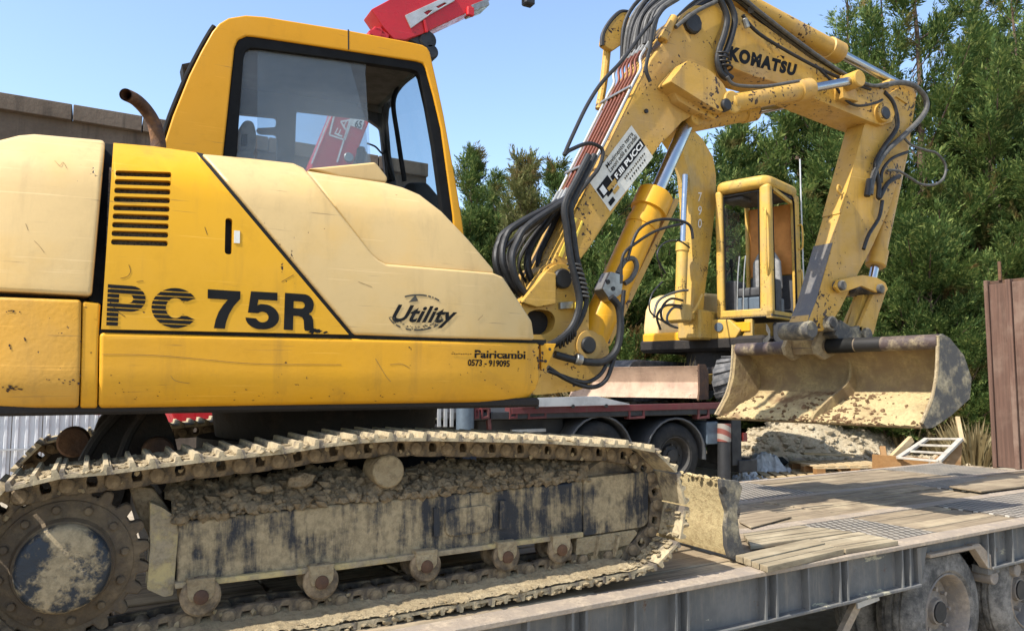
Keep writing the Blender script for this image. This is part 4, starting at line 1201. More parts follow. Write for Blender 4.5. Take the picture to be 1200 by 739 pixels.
# ---- arm
YA, WA = 3.905, .17
arm = MB().prism(px([(1044, 92), (1066, 96), (1075, 108), (1072, 130), (1067, 160), (1054, 206), (1042, 246), (1022, 290), (1001, 330), (985, 362), (975, 378), (964, 388), (952, 386), (946, 376), (957, 352), (986, 250), (1000, 196), (1013, 147), (1028, 118)], YA), (0, WA, 0), .008, 2).build('arm', M['boom'], EX)
# worn dark strip on the front of the arm
fa = [PY(1013, 149, YA), PY(986, 250, YA), PY(957, 352, YA), PY(947, 377, YA)]
for i, mt in ((0, 'old'), (1, 'pin'), (2, 'pin')):
    a, b = fa[i], fa[i + 1]
    if i == 1: a = a.lerp(b, .35)
    n0 = (b - a).cross(V3((0, 1, 0))).normalized()
    if n0.x > 0: n0 = -n0
    MB().prism([a + n0 * .003, b + n0 * .003, b + n0 * .003 + V3((0, WA, 0)), a + n0 * .003 + V3((0, WA, 0))], n0 * .004).build('wear_strip', M['steel_worn'] if mt == 'pin' else M['boom'], arm)
for (x, y, r, d) in ((952, 386, .062, .05), (977, 379, .055, .05)):
    c = PY(x, y, YA - d); MB().cyl(c, c + V3((0, WA + 2 * d, 0)), r, seg=20, bev=.008).build('pin_boss', M['bucket_out'], arm)
c = PY(977, 379, YA - .06); MB().cyl(c, c + V3((0, .03, 0)), .032, seg=16, bev=.005).build('pin', M['pin'], arm)
MB().prism(px([(1032, 116), (1052, 103), (1066, 112), (1064, 122), (1050, 113), (1034, 126)], YA - .012), (0, .02, 0), .004).build('arm_gusset', M['boom'], arm)
c = PY(988, 221, YA + .02); MB().tube([c + V3((-.02, 0, 0)), c + V3((-.05, 0, .02)), c + V3((-.06, 0, -.02)), c + V3((-.02, 0, -.05))], .008, 8).build('lifting_eye', M['boom'], arm)
# bucket cylinder behind the arm
a, b = PY(1058, 160, 3.98), PY(1020, 338, 3.98)
cy = cylinder('bucket_cylinder', a, b, .86, .062, .032, arm, 'boom', 1.22)
# side levers and link
for yy in (YA - .05, YA + WA + .02):
    lv = MB().prism(px([(979, 336), (983, 328), (995, 325), (1012, 322), (1028, 325), (1038, 331), (1041, 339), (1036, 345), (1026, 342), (1010, 335), (996, 340), (985, 343)], YA - .05), (0, .03, 0), .006)
    o = lv.build('side_lever', M['boom'], arm, Matrix.Translation((0, yy - (YA - .05), 0)))
for (x, y) in ((989, 334), (1034, 338)):
    c = PY(x, y, YA - .075); MB().cyl(c, c + V3((0, WA + .15, 0)), .036, seg=18, bev=.006).build('pin', M['bucket_out'], arm)
for yy in (YA + .0, YA + WA - .035):
    MB().prism(px([(1026, 338), (1040, 338), (1030, 368), (1024, 392), (1012, 392), (1006, 386), (1014, 366)], YA), (0, .035, 0), .006).build('link_arm', M['boom'], arm, Matrix.Translation((0, yy - YA, 0)))
MB().prism(px([(1012, 345), (1022, 345), (1010, 385), (1000, 385)], YA + .05), (0, .07, 0), .006).build('link_web', M['old'], arm)
# hoses at the arm head
for pts, r, mt in (([(1030, 102), (1052, 97), (1070, 100), (1083, 112), (1086, 126), (1078, 140), (1060, 158), (1040, 176), (1028, 194), (1022, 212), (1020, 228)], .021, 'hose_grey'),
               ([(1036, 108), (1046, 120), (1051, 138), (1050, 152), (1036, 172), (1026, 192), (1030, 215), (1030, 232), (1040, 215), (1054, 206)], .018, 'hose'),
               ([(1058, 160), (1068, 170), (1085, 176), (1098, 180), (1108, 194), (1106, 208), (1096, 216), (1080, 216), (1066, 208), (1052, 200), (1040, 200)], .010, 'hose_grey'),
               ([(1064, 178), (1045, 186), (1034, 200), (1033, 214)], .012, 'hose'),
               ([(1034, 235), (1030, 255), (1018, 275), (1012, 292)], .014, 'hose')):
    MB().tube([PY(x, y, YA - .04) for x, y in pts], r, 10, 7).build('hose', M[mt], arm)
c = PY(1017, 225, YA - .04); MB().cyl(PY(1019, 210, YA - .04), PY(1016, 230, YA - .04), .024, seg=10, bev=.004).build('hose_fitting', M['pin'], arm)

# ---- ditching bucket: near profile traced at its near end, carried along the bucket's own width
YQ = 3.2
EV = V3((-.145, .989, 0)) * 1.63
end_pl = [(1101, 393), (1105, 391), (1113, 395.5), (1130, 416), (1139, 443), (1137, 467), (1115, 487), (1094, 501), (1086, 502), (1082, 496), (1094, 467), (1099.5, 440), (1101, 412)]
bk = MB().prism(px(end_pl, YQ), EV.normalized() * .025, .004).build('bucket', M['bucket_out'], EX)
MB().prism(px(end_pl, YQ), EV.normalized() * .025, .004).build('end_plate', M['bucket_in'], bk, Matrix.Translation(EV - EV.normalized() * .02))
edge = [(1101, 393), (1101, 412), (1099.5, 440), (1094, 467), (1082, 496)]
E = px(edge, YQ)
MB().tube([e + V3((-.004, .012, 0)) for e in E], .012, 6, 3).build('plate_edge', M['mud'], bk)
MB().tube([e + V3((-.004, .012, 0)) + EV for e in E], .012, 6, 3).build('plate_edge', M['mud'], bk)
sh = [(1103, 398), (1112, 401), (1126, 420), (1134, 443), (1132, 464), (1112, 483), (1092, 498), (1083, 502.5)]
S = px(sh, YQ); Sd = cat_rom(S, 5)
inner = [p + V3((-.02, 0, .012)) for p in Sd]
MB().prism([p + EV.normalized() * .02 for p in Sd + inner[::-1]], EV * .985, .0).build('bucket_shell', M['bucket_in'], bk)
t0 = PY(1104, 400, YQ); 
tb = MB().cyl(t0 + EV * .01, t0 + EV * .99, .050, seg=24).build('bucket_tube', M['tube'], bk)
MB().cyl(t0 + EV * .365, t0 + EV * .50, .0535, seg=24, bev=.006).build('tube_sleeve', M['black'], tb)
MB().cyl(t0 + EV * .245, t0 + EV * .36, .0515, seg=24).build('tube_band', M['pin'], tb)
# ears between tube and arm
for f in (.505, .66):
    c = t0 + EV * f
    MB().prism([c + V3(q) for q in ((-.09, 0, .06), (-.05, 0, .13), (.03, 0, .14), (.12, 0, .12), (.17, 0, .05), (.10, 0, -.06), (-.02, 0, -.10), (-.10, 0, -.06), (-.12, 0, .0))], EV.normalized() * .035, .006).build('bucket_ear', M['mud'], bk)
MB().prism([t0 + EV * .51 + V3(q) for q in ((-.06, 0, .05), (.15, 0, .05), (.12, 0, -.05), (-.04, 0, -.06))], EV * .15, .006).build('ear_block', M['bucket_in'], bk)
c = PY(1018, 391, YA - .03); MB().cyl(c, c + V3((0, WA + .06, 0)), .045, seg=18, bev=.006).build('pin_boss', M['bucket_out'], bk)
MB().prism(px([(978, 392), (985, 374), (1000, 384), (1012, 380), (1024, 392), (1018, 404), (990, 404)], YA + .0), (0, WA, 0), .01).build('coupler', M['bucket_out'], bk)
# middle rib
mid = [p + EV * .47 for p in Sd]
rib = mid[8:] + [p + V3((-.07 * math.sin(math.pi * i / (len(mid) - 9)) - .02, 0, .055 * math.sin(math.pi * i / (len(mid) - 9)) + .03)) for i, p in enumerate(mid[8:])][::-1]
MB().prism(rib, EV.normalized() * .02, .003).build('bucket_rib', M['bucket_in'], bk)
# soil left in the bucket
lo = [Sd[k] for k in range(len(Sd) - 16, len(Sd))]
def soil(u, v):
    t = v * (len(lo) - 1); i = min(int(t), len(lo) - 2)
    p = lo[i].lerp(lo[i + 1], t - i) + V3((-.02, 0, .014)) + EV * (.03 + .94 * u)
    h = .045 * max(0, noise.noise(V3((u * 7, v * 2.2, 4))) + .25) * math.sin(math.pi * min(1, v * 1.05)) + .012 * noise.noise(V3((u * 40, v * 14, 2))) + .008 * noise.noise(V3((u * 110, v * 36, 2)))
    return p + V3((-h * .7, 0, h + .004))
o = MB().grid(soil, 150, 30).build('bucket_soil', M['bucket_soil'], bk, ang=80); o['kind'] = 'stuff'
m = MB(); random.seed(3)
for k in range(320):
    u, v = random.gauss(.45, .10) if k < 200 else random.random(), random.random() ** .8
    m.rock(soil(min(.98, max(.02, u)), v), random.uniform(.005, .018), (1, 1, .8), .5)
o = m.build('soil_clods', M['soil'], bk); o['kind'] = 'stuff'
# ================================================================== trailer
T0, T1 = PZ(528, 739, DECK), PZ(1200, 613, DECK)
TU = (T1 - T0).normalized(); TANG = math.atan2(TU.y, TU.x)
TRL = root('low_loader_trailer', 'grey low-loader trailer with timber and chequer plate deck under the big excavator', 'trailer', (T0.x, T0.y, 0), TANG, local=True)
TM = (Matrix.Translation((T0.x, T0.y, 0)) @ Matrix.Rotation(TANG, 4, 'Z')); TI = TM.inverted()
def TZ(x, y, z=DECK): return TI @ PZ(x, y, z)
TN = TM.to_3x3() @ Vector((0, 1, 0))
def TV(x, y, v): return TI @ PP(x, y, TM @ Vector((0, v, 0)), TN)
U0, U1, VW = -2.6, 7.2, 2.36
uw0, uw1 = TV(1075, 690, .03).x, TV(1158, 660, .03).x        # wheel arch
rail = MB()
rail.box2((U0, -.005, DECK - .018), (U1, .115, DECK + .004), .003)
rail.build('rail_top', M['rail_top'], TRL)
rail = MB()
for a, b in ((U0, uw0), (uw1, U1)):
    rail.box2((a, .045, DECK - .22), (b, .06, DECK - .018))
    rail.box2((a, .0, DECK - .235), (b, .11, DECK - .219), .003)
rail.box2((uw0, .045, DECK - .08), (uw1, .06, DECK - .018))
rail.build('side_rail', M['grey_rail'], TRL)
def rib(x):
    u = TZ(x, 739 - .1875 * (x - 528)).x
    return u
rm = MB().box2((-.006, .003, DECK - .219), (.006, .046, DECK - .018)).mesh('rail_rib', M['rib_grey'])
ribx = [rib(x) for x in (560, 620, 672, 688, 745, 793, 807, 898, 911, 948, 985, 994, 1058, 1067, 1158, 1166, 1187, 1210, 1240, 1270, 1310)]
for u in ribx: link('rail_rib', rm, TRL, Matrix.Translation((u, 0, 0)))
# painted patch remains, arch braces, brackets
MB().prism([(uw0 - .0, .02, DECK - .235), (uw0 + .02, .02, DECK - .235), (uw0 + .10, .02, DECK - .03), (uw0 - .0, .02, DECK - .03)], (0, .04, 0), .003).build('arch_brace', M['grey_rail'], TRL)
MB().prism([(uw1 + .0, .01, DECK - .235), (uw1 - .04, .01, DECK - .225), (uw1 - .20, .01, DECK - .07), (uw1 - .12, .01, DECK - .07), (uw1 + .0, .01, DECK - .15)], (0, .05, 0), .003).build('arch_brace', M['rail_top'], TRL)
MB().box2((uw0 + .1, .005, DECK - .095), (uw1 - .12, .06, DECK - .075), .003).build('arch_flange', M['rail_top'], TRL)
# deck: three lanes of timbers and plates between steel strips
lanes = [(.118, .70), (.80, 1.48), (1.56, 2.30)]
strips = [(.702, .798), (1.482, 1.558), (2.302, VW)]
for a, b in strips:
    MB().box2((U0, a, DECK - .03), (U1, b, DECK + .003), .002).build('deck_strip', M['rail_top'], TRL)
MB().box2((U0, .06, DECK - .12), (U1, VW - .03, DECK - .045)).build('deck_frame', M['dark'], TRL)
ua, ub = TZ(965, 620).x, TZ(1139, 625).x
plates = {0: [(round(TZ(968, 640).x, 3), round(TZ(1115, 626).x, 3)), (round(TZ(1150, 600).x, 3), 5.9)], 1: [(-1.0, .2), (5.2, 6.3)], 2: [(2.9, 4.1), (6.1, 7.1)]}
random.seed(33)
plank_meshes = {}
def plank(Lp, Wp):
    k = (round(Lp, 2), round(Wp, 3))
    if k not in plank_meshes:
        plank_meshes[k] = MB().box((0, 0, 0), (Lp, Wp, .034), .005).mesh('deck_plank', M['deck_wood'])
    return plank_meshes[k]
for li, (a, b) in enumerate(lanes):
    cuts = [U0, -1.5, -.4, .75]
    for p0, p1 in plates[li]: cuts += [p0, p1]
    cuts += [U1]
    cuts = sorted(set(round(c, 3) for c in cuts))
    big = []
    for i in range(len(cuts) - 1):
        s, e = cuts[i], cuts[i + 1]
        while e - s > 2.0:
            big.append((s, s + 1.3)); s += 1.3
        big.append((s, e))
    for s, e in big:
        if any(abs(s - p0) < .01 and abs(e - p1) < .3 for p0, p1 in plates[li]):
            MB().box2((s + .006, a + .004, DECK - .012), (e - .006, b - .004, DECK + .002), .002).build('chequer_plate', M['chequer'], TRL)
            continue
        n = max(3, round((b - a) / .15)); w = (b - a) / n
        for q in range(n):
            mtx = Matrix.Translation(((s + e) / 2, a + (q + .5) * w, DECK - .016 + random.uniform(-.009, .004))) @ Matrix.Rotation(random.uniform(-.003, .003), 4, 'Z') @ Matrix.Rotation(random.uniform(-.004, .004), 4, 'Y')
            link('deck_plank', plank(e - s - .014, w - .013), TRL, mtx)
# wheels
def wheel(name, cu, cz, v0, parent, tyre='tyre', rim='rim', r=.385, w=.235, nrm=(0, 1, 0)):
    n = Vector(nrm)
    c = Vector((cu, v0, cz))
    k = r / .385
    t = MB().rev(c, n, [(.015, .225 * k), (.0, .245 * k), (.004, .30 * k), (.018, .345 * k), (.045, .374 * k), (.062, .381 * k), (.064, .372 * k), (.076, .372 * k), (.078, .384 * k), (.10, .385 * k), (.102, .374 * k), (.116, .374 * k), (.118, .385 * k), (.15, .385 * k), (.152, .374 * k), (.165, .374 * k), (.167, .383 * k), (.19, .374 * k), (w, .34 * k), (w, .22 * k)], 48, cap=False).build(name, M[tyre], parent)
    rm_ = MB().rev(c, n, [(.010, .228 * k), (.004, .222 * k), (.012, .214 * k), (.05, .205 * k), (.12, .190 * k), (.135, .13 * k), (.10, .115 * k), (.085, .075 * k), (.06, .07 * k), (.055, .001)], 40, cap=False).build('rim', M[rim], t)
    for i in range(8):
        a = 2 * math.pi * i / 8
        o = c + n * .098 + (Vector((math.cos(a), 0, math.sin(a)))) * (.125 * k)
        MB().cyl(o, o - n * .03, .013, seg=6).build('wheel_nut', M[rim], rm_)
    return t
cw = TV(1111, 719, .06)
for i, du in enumerate((0, .92, 1.84)):
    wheel('wheel', cw.x + du, cw.z, .05, TRL)
    wheel('wheel', cw.x + du, cw.z, .33, TRL)
    MB().cyl((cw.x + du, .1, cw.z), (cw.x + du, 2.2, cw.z), .06, seg=12).build('axle', M['dark'], TRL)
MB().box2((U0, .75, DECK - .42), (U1, .87, DECK - .12), .01).build('main_beam', M['dark'], TRL)
MB().box2((U0, 1.55, DECK - .42), (U1, 1.67, DECK - .12), .01).build('main_beam', M['dark'], TRL)
ub_ = TV(990, 712, .05)
MB().bar(TV(985, 745, .12), TV(1006, 702, .12), .03, .05).build('mudguard_stay', M['rail_top'], TRL)
MB().prism([TV(1005, 706, .06), TV(1030, 697, .06), TV(1031, 703, .06), TV(1006, 713, .06)], (0, .012, 0), .002).build('hinge_plate', M['alu'], TRL)
cb = TV(1166, 676, .02); MB().cyl(cb, cb + Vector((0, .16, 0)), .045, seg=18, bev=.005).build('air_tank', M['rim'], TRL)
MB().box2(cb + Vector((-.07, -.0, .02)), cb + Vector((.06, .1, .07)), .004).build('tank_bracket', M['grey_rail'], TRL)
cb = TV(1193, 668, .02); MB().cyl(cb, cb + Vector((0, .16, 0)), .04, seg=18, bev=.005).build('air_tank', M['rim'], TRL)

# timber loading ramp folded upright at the far end
ur = U1 - .03
r0 = TI @ PP(1152, 330, TM @ Vector((ur, 0, 0)), TM.to_3x3() @ Vector((1, 0, 0)))
zr = r0.z; vr = r0.y
ramp = MB().box2((ur, vr - .04, DECK), (ur + .08, vr, zr + .01), .006).build('ramp_post', M['rust_wood'], TRL)
v = vr - .042; random.seed(14)
while v > .35:
    MB().box2((ur + .02, v - .17, DECK + .01), (ur + .05, v - .004, zr - .03 + random.uniform(-.008, .008)), .004).build('ramp_plank', M['rust_wood'], TRL)
    v -= .17
    MB().box2((ur + .0, v - .05, DECK + .005), (ur + .06, v, zr), .004).build('ramp_batten', M['rust_wood'], TRL)
    v -= .054
for zz in (DECK + .62, DECK + 1.3, zr - .02):
    MB().box2((ur + .062, .35, zz - .025), (ur + .10, vr - .0, zz + .025), .004).build('ramp_crossbar', M['rusty'], TRL)
MB().box2((ur + .04, vr - .16, zr), (ur + .06, vr - .13, zr + .2), .004).build('ramp_stake', M['rusty'], TRL)

# loose timbers and sheets lying on the deck
def loose(name, label, cat, corners, th, mat, group=None, z=DECK + .006, bev=.003, tilt=None):
    o = props(MB().prism([PZ(x, y, z) for x, y in corners], (0, 0, th), bev).build(name, M[mat]), label, cat, group)
    return o
def plank_board(label, cs, th, n, z=DECK + .006):
    a, b, c, d = [PZ(x, y, z) for x, y in cs]
    r = root('timber_board', label, 'board', (a + b + c + d) / 4)
    for i in range(n):
        t0, t1 = i / n + .012, (i + 1) / n - .012
        e0, e1 = random.uniform(-.012, .0), random.uniform(0, .012)
        q = [a.lerp(b, t0).lerp(d.lerp(c, t0), e0), a.lerp(b, t1).lerp(d.lerp(c, t1), e0), a.lerp(b, t1).lerp(d.lerp(c, t1), 1 - e1), a.lerp(b, t0).lerp(d.lerp(c, t0), 1 - e1)]
        MB().prism(q, (0, 0, th + random.uniform(-.004, .003)), .003).build('plank', M['mat_wood'], r)
    return r
random.seed(19)
plank_board('thick sandy board on the deck edge, nearest the blade corner', [(862, 657), (901, 670.5), (990, 649.5), (948, 637)], .030, 4)
plank_board('sandy board on the deck edge, touching the lit chequer plate', [(950, 636.5), (992, 649), (1054, 638.5), (1006, 627.5)], .026, 4)
plank_board('sandy board behind two others, pointing at the blade end plate', [(872, 629), (880, 644), (1001, 626.5), (936, 619.5)], .022, 5)
loose('steel_sheet', 'dark thin sheet on the far deck lane right behind the blade', 'sheet', [(866, 612), (868, 592), (918, 603), (928, 606), (880, 619)], .008, 'deck_wood', z=DECK + .010)
loose('steel_sheet', 'warped brown sheet lying on the far deck lane at the right edge', 'sheet', [(1112, 571), (1150, 577), (1215, 569), (1215, 556), (1160, 560)], .014, 'deck_wood', z=DECK + .014)

# ================================================================== crane truck behind
YTK = 8.0
TK = root('crane_truck', 'red-framed crane truck parked behind the trailer carrying the smaller excavator', 'truck', (5.5, 9.3, .3))
BED = 1.40
MB().box2((3.6, YTK, BED - .10), (11.2, YTK + 2.9, BED - .01), .01).build('bed', M['dark'], TK)
MB().prism(px([(600, 477.5), (765, 473.5), (950, 468.5), (950, 476), (765, 480.5), (600, 485)], YTK - .02), (0, .06, 0), .005).build('bed_rail', M['red_dark'], TK)
tg = MB().prism(px([(612, 477), (629, 466), (700, 464), (738, 473), (738, 474)], YTK - .06), (0, .04, 0), .004).build('folded_sideboard', M['alu'], TK)
for xx in (630, 672, 711):
    c = PY(xx, 476.5 - (xx - 630) * .015, YTK - .075); MB().cyl(c, c + Vector((0, .03, 0)), .022, seg=10).build('board_hinge', M['pin'], tg)
for (xa, xb) in ((556, 562), (564, 574), (597, 607), (619, 641), (737, 756), (818, 832)):
    MB().prism(px([(xa, 477), (xb, 476.6), (xb, 490), (xa, 491)], YTK - .01), (0, .12, 0), .006, holes=[px([(xa + 2.5, 480), (xb - 2.5, 479.7), (xb - 2.5, 487), (xa + 2.5, 488)], YTK - .01)]).build('rail_bracket', M['red_dark'], TK)
MB().prism(px([(570, 478), (575, 478), (576, 507), (573, 507)], YTK), (0, .05, 0)).build('red_stay', M['red_dark'], TK)
MB().box2((2.2, YTK + .7, .80), (8.0, YTK + 1.9, 1.22), .02).build('chassis', M['dark'], TK)
def truck_wheel(x, y, r):
    c = PY(x, y, YTK + .04)
    w = wheel('wheel', c.x, c.z, c.y, TK, 'tyre_dark', 'rim_dark', r, .26)
    pts = []
    for k in range(15):
        a = R(-8 + 196 * k / 14)
        pts.append(c + Vector(((r + .075) * math.cos(a), -.02, (r + .075) * math.sin(a))))
    inner = [c + (p - c) * ((r + .05) / (r + .075)) for p in pts]
    inner = [Vector((q.x, c.y - .02, q.z)) for q in inner]
    MB().prism(pts + inner[::-1], (0, .55, 0), .004, 1).build('mudguard', M['mudguard'], TK)
    wheel('wheel', c.x, c.z, c.y + .30, TK, 'tyre_dark', 'rim_dark', r, .26)
    return c
truck_wheel(792, 534, .42)
truck_wheel(703, 534, .42)
# rear stabiliser leg with striped sleeve, lights, bumper
s0, s1 = PY(848.5, 496, YTK - .02), PY(848.5, 566, YTK - .02)
leg = MB().cyl(s0, s1, .085, seg=18).build('stabiliser_leg', M['dark'], TK)
MB().cyl(s0.lerp(s1, .0), s0.lerp(s1, .30), .092, seg=18).build('leg_sleeve', M['stripe'], leg)
MB().cyl(s1, s1 - Vector((0, 0, .12)), .05, seg=14).build('leg_rod', M['chrome'], leg)
MB().box2(s1 + Vector((-.16, -.1, -.16)), s1 + Vector((.16, .14, -.12)), .01).build('leg_foot', M['dark'], leg)
MB().box2(PY(857, 491, YTK + .02), PY(870, 545, YTK + .02) + Vector((0, .5, 0)), .01).build('rear_box', M['dark'], TK)
MB().box2(PY(828, 494, YTK + .02), PY(842, 520, YTK + .02) + Vector((0, .5, 0)), .01).build('side_box', M['blue_grey'], TK)
MB().box2(PY(871, 507, YTK + .0), PY(876, 517, YTK + .0) + Vector((0, .06, 0)), .004).build('tail_lamp', M['lamp_red'], TK)
MB().box2(PY(866, 539, YTK + .0), PY(888, 552, YTK + .0) + Vector((0, 1.9, 0)), .01).build('rear_bumper', M['dark'], TK)
# front stabiliser, tank, red body parts showing below the near excavator
MB().cyl(PY(545, 472, YTK), PY(545, 510, YTK), .10, seg=18, bev=.01).build('stabiliser_leg', M['blue_grey'], TK)
MB().prism(px([(196, 470), (250, 470), (250, 494), (206, 500)], YTK + .1), (0, 1.9, 0), .02).build('red_body', M['red'], TK)
MB().prism(px([(108, 470), (118, 470), (118, 486), (109, 486)], YTK + .1), (0, .1, 0), .01).build('red_lamp_guard', M['red'], TK)
MB().prism(px([(250, 474), (470, 474), (470, 505), (250, 505)], YTK + .15), (0, 1.6, 0), .02).build('tank_row', M['dark'], TK)
for k in range(8):
    MB().box2(PY(476 + k * 7.4, 474, YTK + .1), PY(480 + k * 7.4, 500, YTK + .1) + Vector((0, .03, 0)), .004).build('grille_bar', M['alu'], TK)
MB().box2(PY(560, 492, YTK + .3), PY(660, 512, YTK + .3) + Vector((0, .4, 0)), .01).build('tool_box', M['dark'], TK)
for k in range(3):
    MB().box2(PY(600 + k * 12, 503, YTK + .2), PY(640, 505.5 + 0, YTK + .2) + Vector((0, .05, 0)), .003).build('step', M['alu'], TK) if k == 0 else None
# crane
YCR = 9.2
cr = root('dummy', 'x', 'x') if False else None
col = MB().prism(px([(352, 230), (366, 190), (390, 133), (408, 70), (428, 66), (446, 90), (440, 125), (424, 165), (405, 215), (400, 240)], YCR), (0, .34, 0), .02, 2).build('crane_column', M['red'], TK)
lettering('lettering', 'FA', q4((400.5, 161), (411, 139.5), (402.5, 135.5), (391.5, 157), YCR - .004), M['white'], col, .0)
m = MB()
for a, b in (((388, 133), (365, 192)), ((411, 138), (395, 190)), ((386, 158), (392, 134)), ((386, 158), (404, 164)), ((404, 164), (413, 138))):
    m.bar(PY(*a, YCR - .004), PY(*b, YCR - .004), .02, .003, up=(0, 1, 0))
m.build('white_lines', M['white'], col)
MB().prism(px([(414, 139), (427, 141), (424, 152), (411, 147)], YCR - .004), (0, .003, 0)).build('load_label', M['white'], col)
lettering('lettering', '65', q4((415, 149), (423, 151), (425, 142), (417, 140.5), YCR - .006), M['ink'], col, .03)
c = PY(409, 184, YCR - .03); MB().cyl(c, c + Vector((0, .4, 0)), .06, seg=16, bev=.01).build('crane_pin', M['fitting'], col)
jib = MB().prism(px([(435, 11), (452, 2), (466, -6), (560, -34), (590, -14), (556, 11), (520, 28), (497, 39), (475, 47), (462, 46), (450, 33)], YCR), (0, .34, 0), .015, 2).build('crane_jib', M['red'], TK)
MB().prism(px([(475, 18), (531, -8), (533, 1), (503, 18), (482, 33)], YCR - .03), (0, .03, 0), .006, holes=[px([(497, 15), (502, 12), (507, 12), (501, 18)], YCR - .03), px([(511, 8), (521, 3), (524, 4), (514, 10)], YCR - .03)]).build('side_bracket', M['alu'], jib)
MB().prism(px([(432, 36), (446, 31), (455, 44), (435, 44)], YCR + .02), (0, .3, 0), .01).build('jib_root', M['red'], jib)
for (x, y, r) in ((502, 46, .12), (506, 60, .10)):
    c = PY(x, y, YCR + .02); MB().cyl(c, c + Vector((0, .22, 0)), r, seg=20, bev=.02).build('sheave', M['dark'], jib)
MB().prism(px([(478, 45), (496, 38), (506, 58), (498, 56)], YCR + .05), (0, .2, 0), .01).build('sheave_bracket', M['dark'], jib)
MB().prism(px([(552, 6), (572, -2), (574, 6), (556, 13)], YCR - .01), (0, .3, 0), .01).build('jib_collar', M['fitting'], jib)
MB().tube([PY(x, y, YCR + .15) for x, y in ((612, -14), (614, 0), (619, 6))], .035, 10).build('hook_block', M['dark'], jib)
MB().box(PY(619, 3, YCR + .15), (.16, .14, .10), .02).build('hook_housing', M['dark'], jib)
MB().prism(px([(410, 72), (428, 44), (440, 30), (458, 40), (448, 62), (440, 92), (420, 96)], YCR + .02), (0, .30, 0), .02, 2).build('crane_elbow', M['red'], TK)
cb_ = PY(376, 225, YCR)
MB().prism([Vector((cb_.x - .25, YCR + .0, 1.22)), Vector((cb_.x + .30, YCR + .0, 1.22)), Vector((cb_.x + .26, YCR + .0, cb_.z + .1)), Vector((cb_.x - .12, YCR + .0, cb_.z + .1))], (0, .34, 0), .02, 2).build('crane_pedestal', M['red'], TK)
MB().bar(PY(572, -18, YCR + .17), PY(660, -56, YCR + .17), .16, .18, bev=.01).build('jib_extension', M['fitting'], jib)
MB().cyl(PY(612, -38, YCR + .15), PY(613, -10, YCR + .15), .02, seg=8).build('hook_rope', M['dark'], jib)
MB().bar(PY(497, 24, YCR - .02), PY(500, 38, YCR - .02), .03, .03).build('jib_stay', M['red'], jib)
c = PY(551, 14, YCR - .02); MB().box(c, (.10, .06, .12), .01).build('jib_hook', M['red'], jib)

# ================================================================== smaller excavator on the truck
C2 = Vector((8.90, 9.67, BED)); A2R = math.atan2(-.343, -.939)
E2 = root('excavator', 'small faded yellow excavator with open cab standing on the truck bed in the background', 'excavator', C2, A2R, local=True)
M2 = Matrix.Translation(C2) @ Matrix.Rotation(A2R, 4, 'Z'); I2 = M2.inverted(); N2 = M2.to_3x3()
def K(x, y, axis, val):
    n = Vector((0, 0, 0)); n[axis] = 1
    p = Vector((0, 0, 0)); p[axis] = val
    return I2 @ PP(x, y, M2 @ p, N2 @ n)
def Ks(pts, axis, val): return [K(x, y, axis, val) for x, y in pts]
# undercarriage
for s, nm in ((1, 'rubber_track'), (-1, 'rubber_track')):
    y0 = .72 if s > 0 else -1.12
    prof = [(1.55 * 1 - .28 + .33 * math.cos(R(a)), .34 + .33 * math.sin(R(a))) for a in range(-90, 91, 15)] + [(-1.0 - .3 * math.sin(R(a)), .33 + .32 * math.cos(R(a))) for a in range(0, 181, 15)]
    t = MB().prism([Vector((x, y0, z)) for x, z in prof], (0, .42, 0), .03, 2).build(nm, M['rubber_track'], E2)
    if s > 0:
        lg = MB().box((0, 0, 0), (.09, .40, .02), .008).mesh('track_lug', M['rubber_track'])
        for a in range(-60, 100, 30):
            p = Vector((1.27 + .342 * math.cos(R(a)), y0 + .21, .34 + .342 * math.sin(R(a))))
            link('track_lug', lg, t, Matrix.Translation(p) @ Matrix.Rotation(-R(a) + R(90), 4, 'Y') @ Matrix.Rotation(.25, 4, 'Z'))
MB().box2((-.8, -.75, .2), (1.0, .75, .55), .03).cyl((0, 0, .5), (0, 0, .80), .5, seg=24).build('car_body', M['under'], E2)
# dozer blade
ye, yf = K(820.5, 445, 0, 2.15).y, -1.35
bz0, bz1 = K(819, 466.5, 0, 2.15).z, K(819, 428.5, 0, 2.15).z
sect = [(2.15, bz1), (2.10, bz1 - .08), (2.06, (bz0 + bz1) / 2), (2.10, bz0 + .08), (2.18, bz0), (2.20, bz0), (2.13, bz0 + .08), (2.09, (bz0 + bz1) / 2), (2.13, bz1 - .08), (2.18, bz1)]
db = MB().prism([Vector((x - .03 if i < 5 else x, yf, z)) for i, (x, z) in enumerate(sect)], (0, ye - yf, 0), .008).build('dozer_blade', M['dozer'], E2)
MB().prism([Vector((x, ye, z)) for x, z in ((2.22, bz1 + .02), (2.22, bz0 + .1), (2.26, bz0 - .02), (1.98, bz0 - .02), (1.96, bz1 - .1), (2.04, bz1 + .02))], (0, .03, 0), .008).build('blade_end', M['rusty'], db)
for yy in (-.5, .4): MB().bar((1.98, yy, (bz0 + bz1) / 2), (.9, yy, .38), .12, .14).build('blade_arm', M['old'], db)
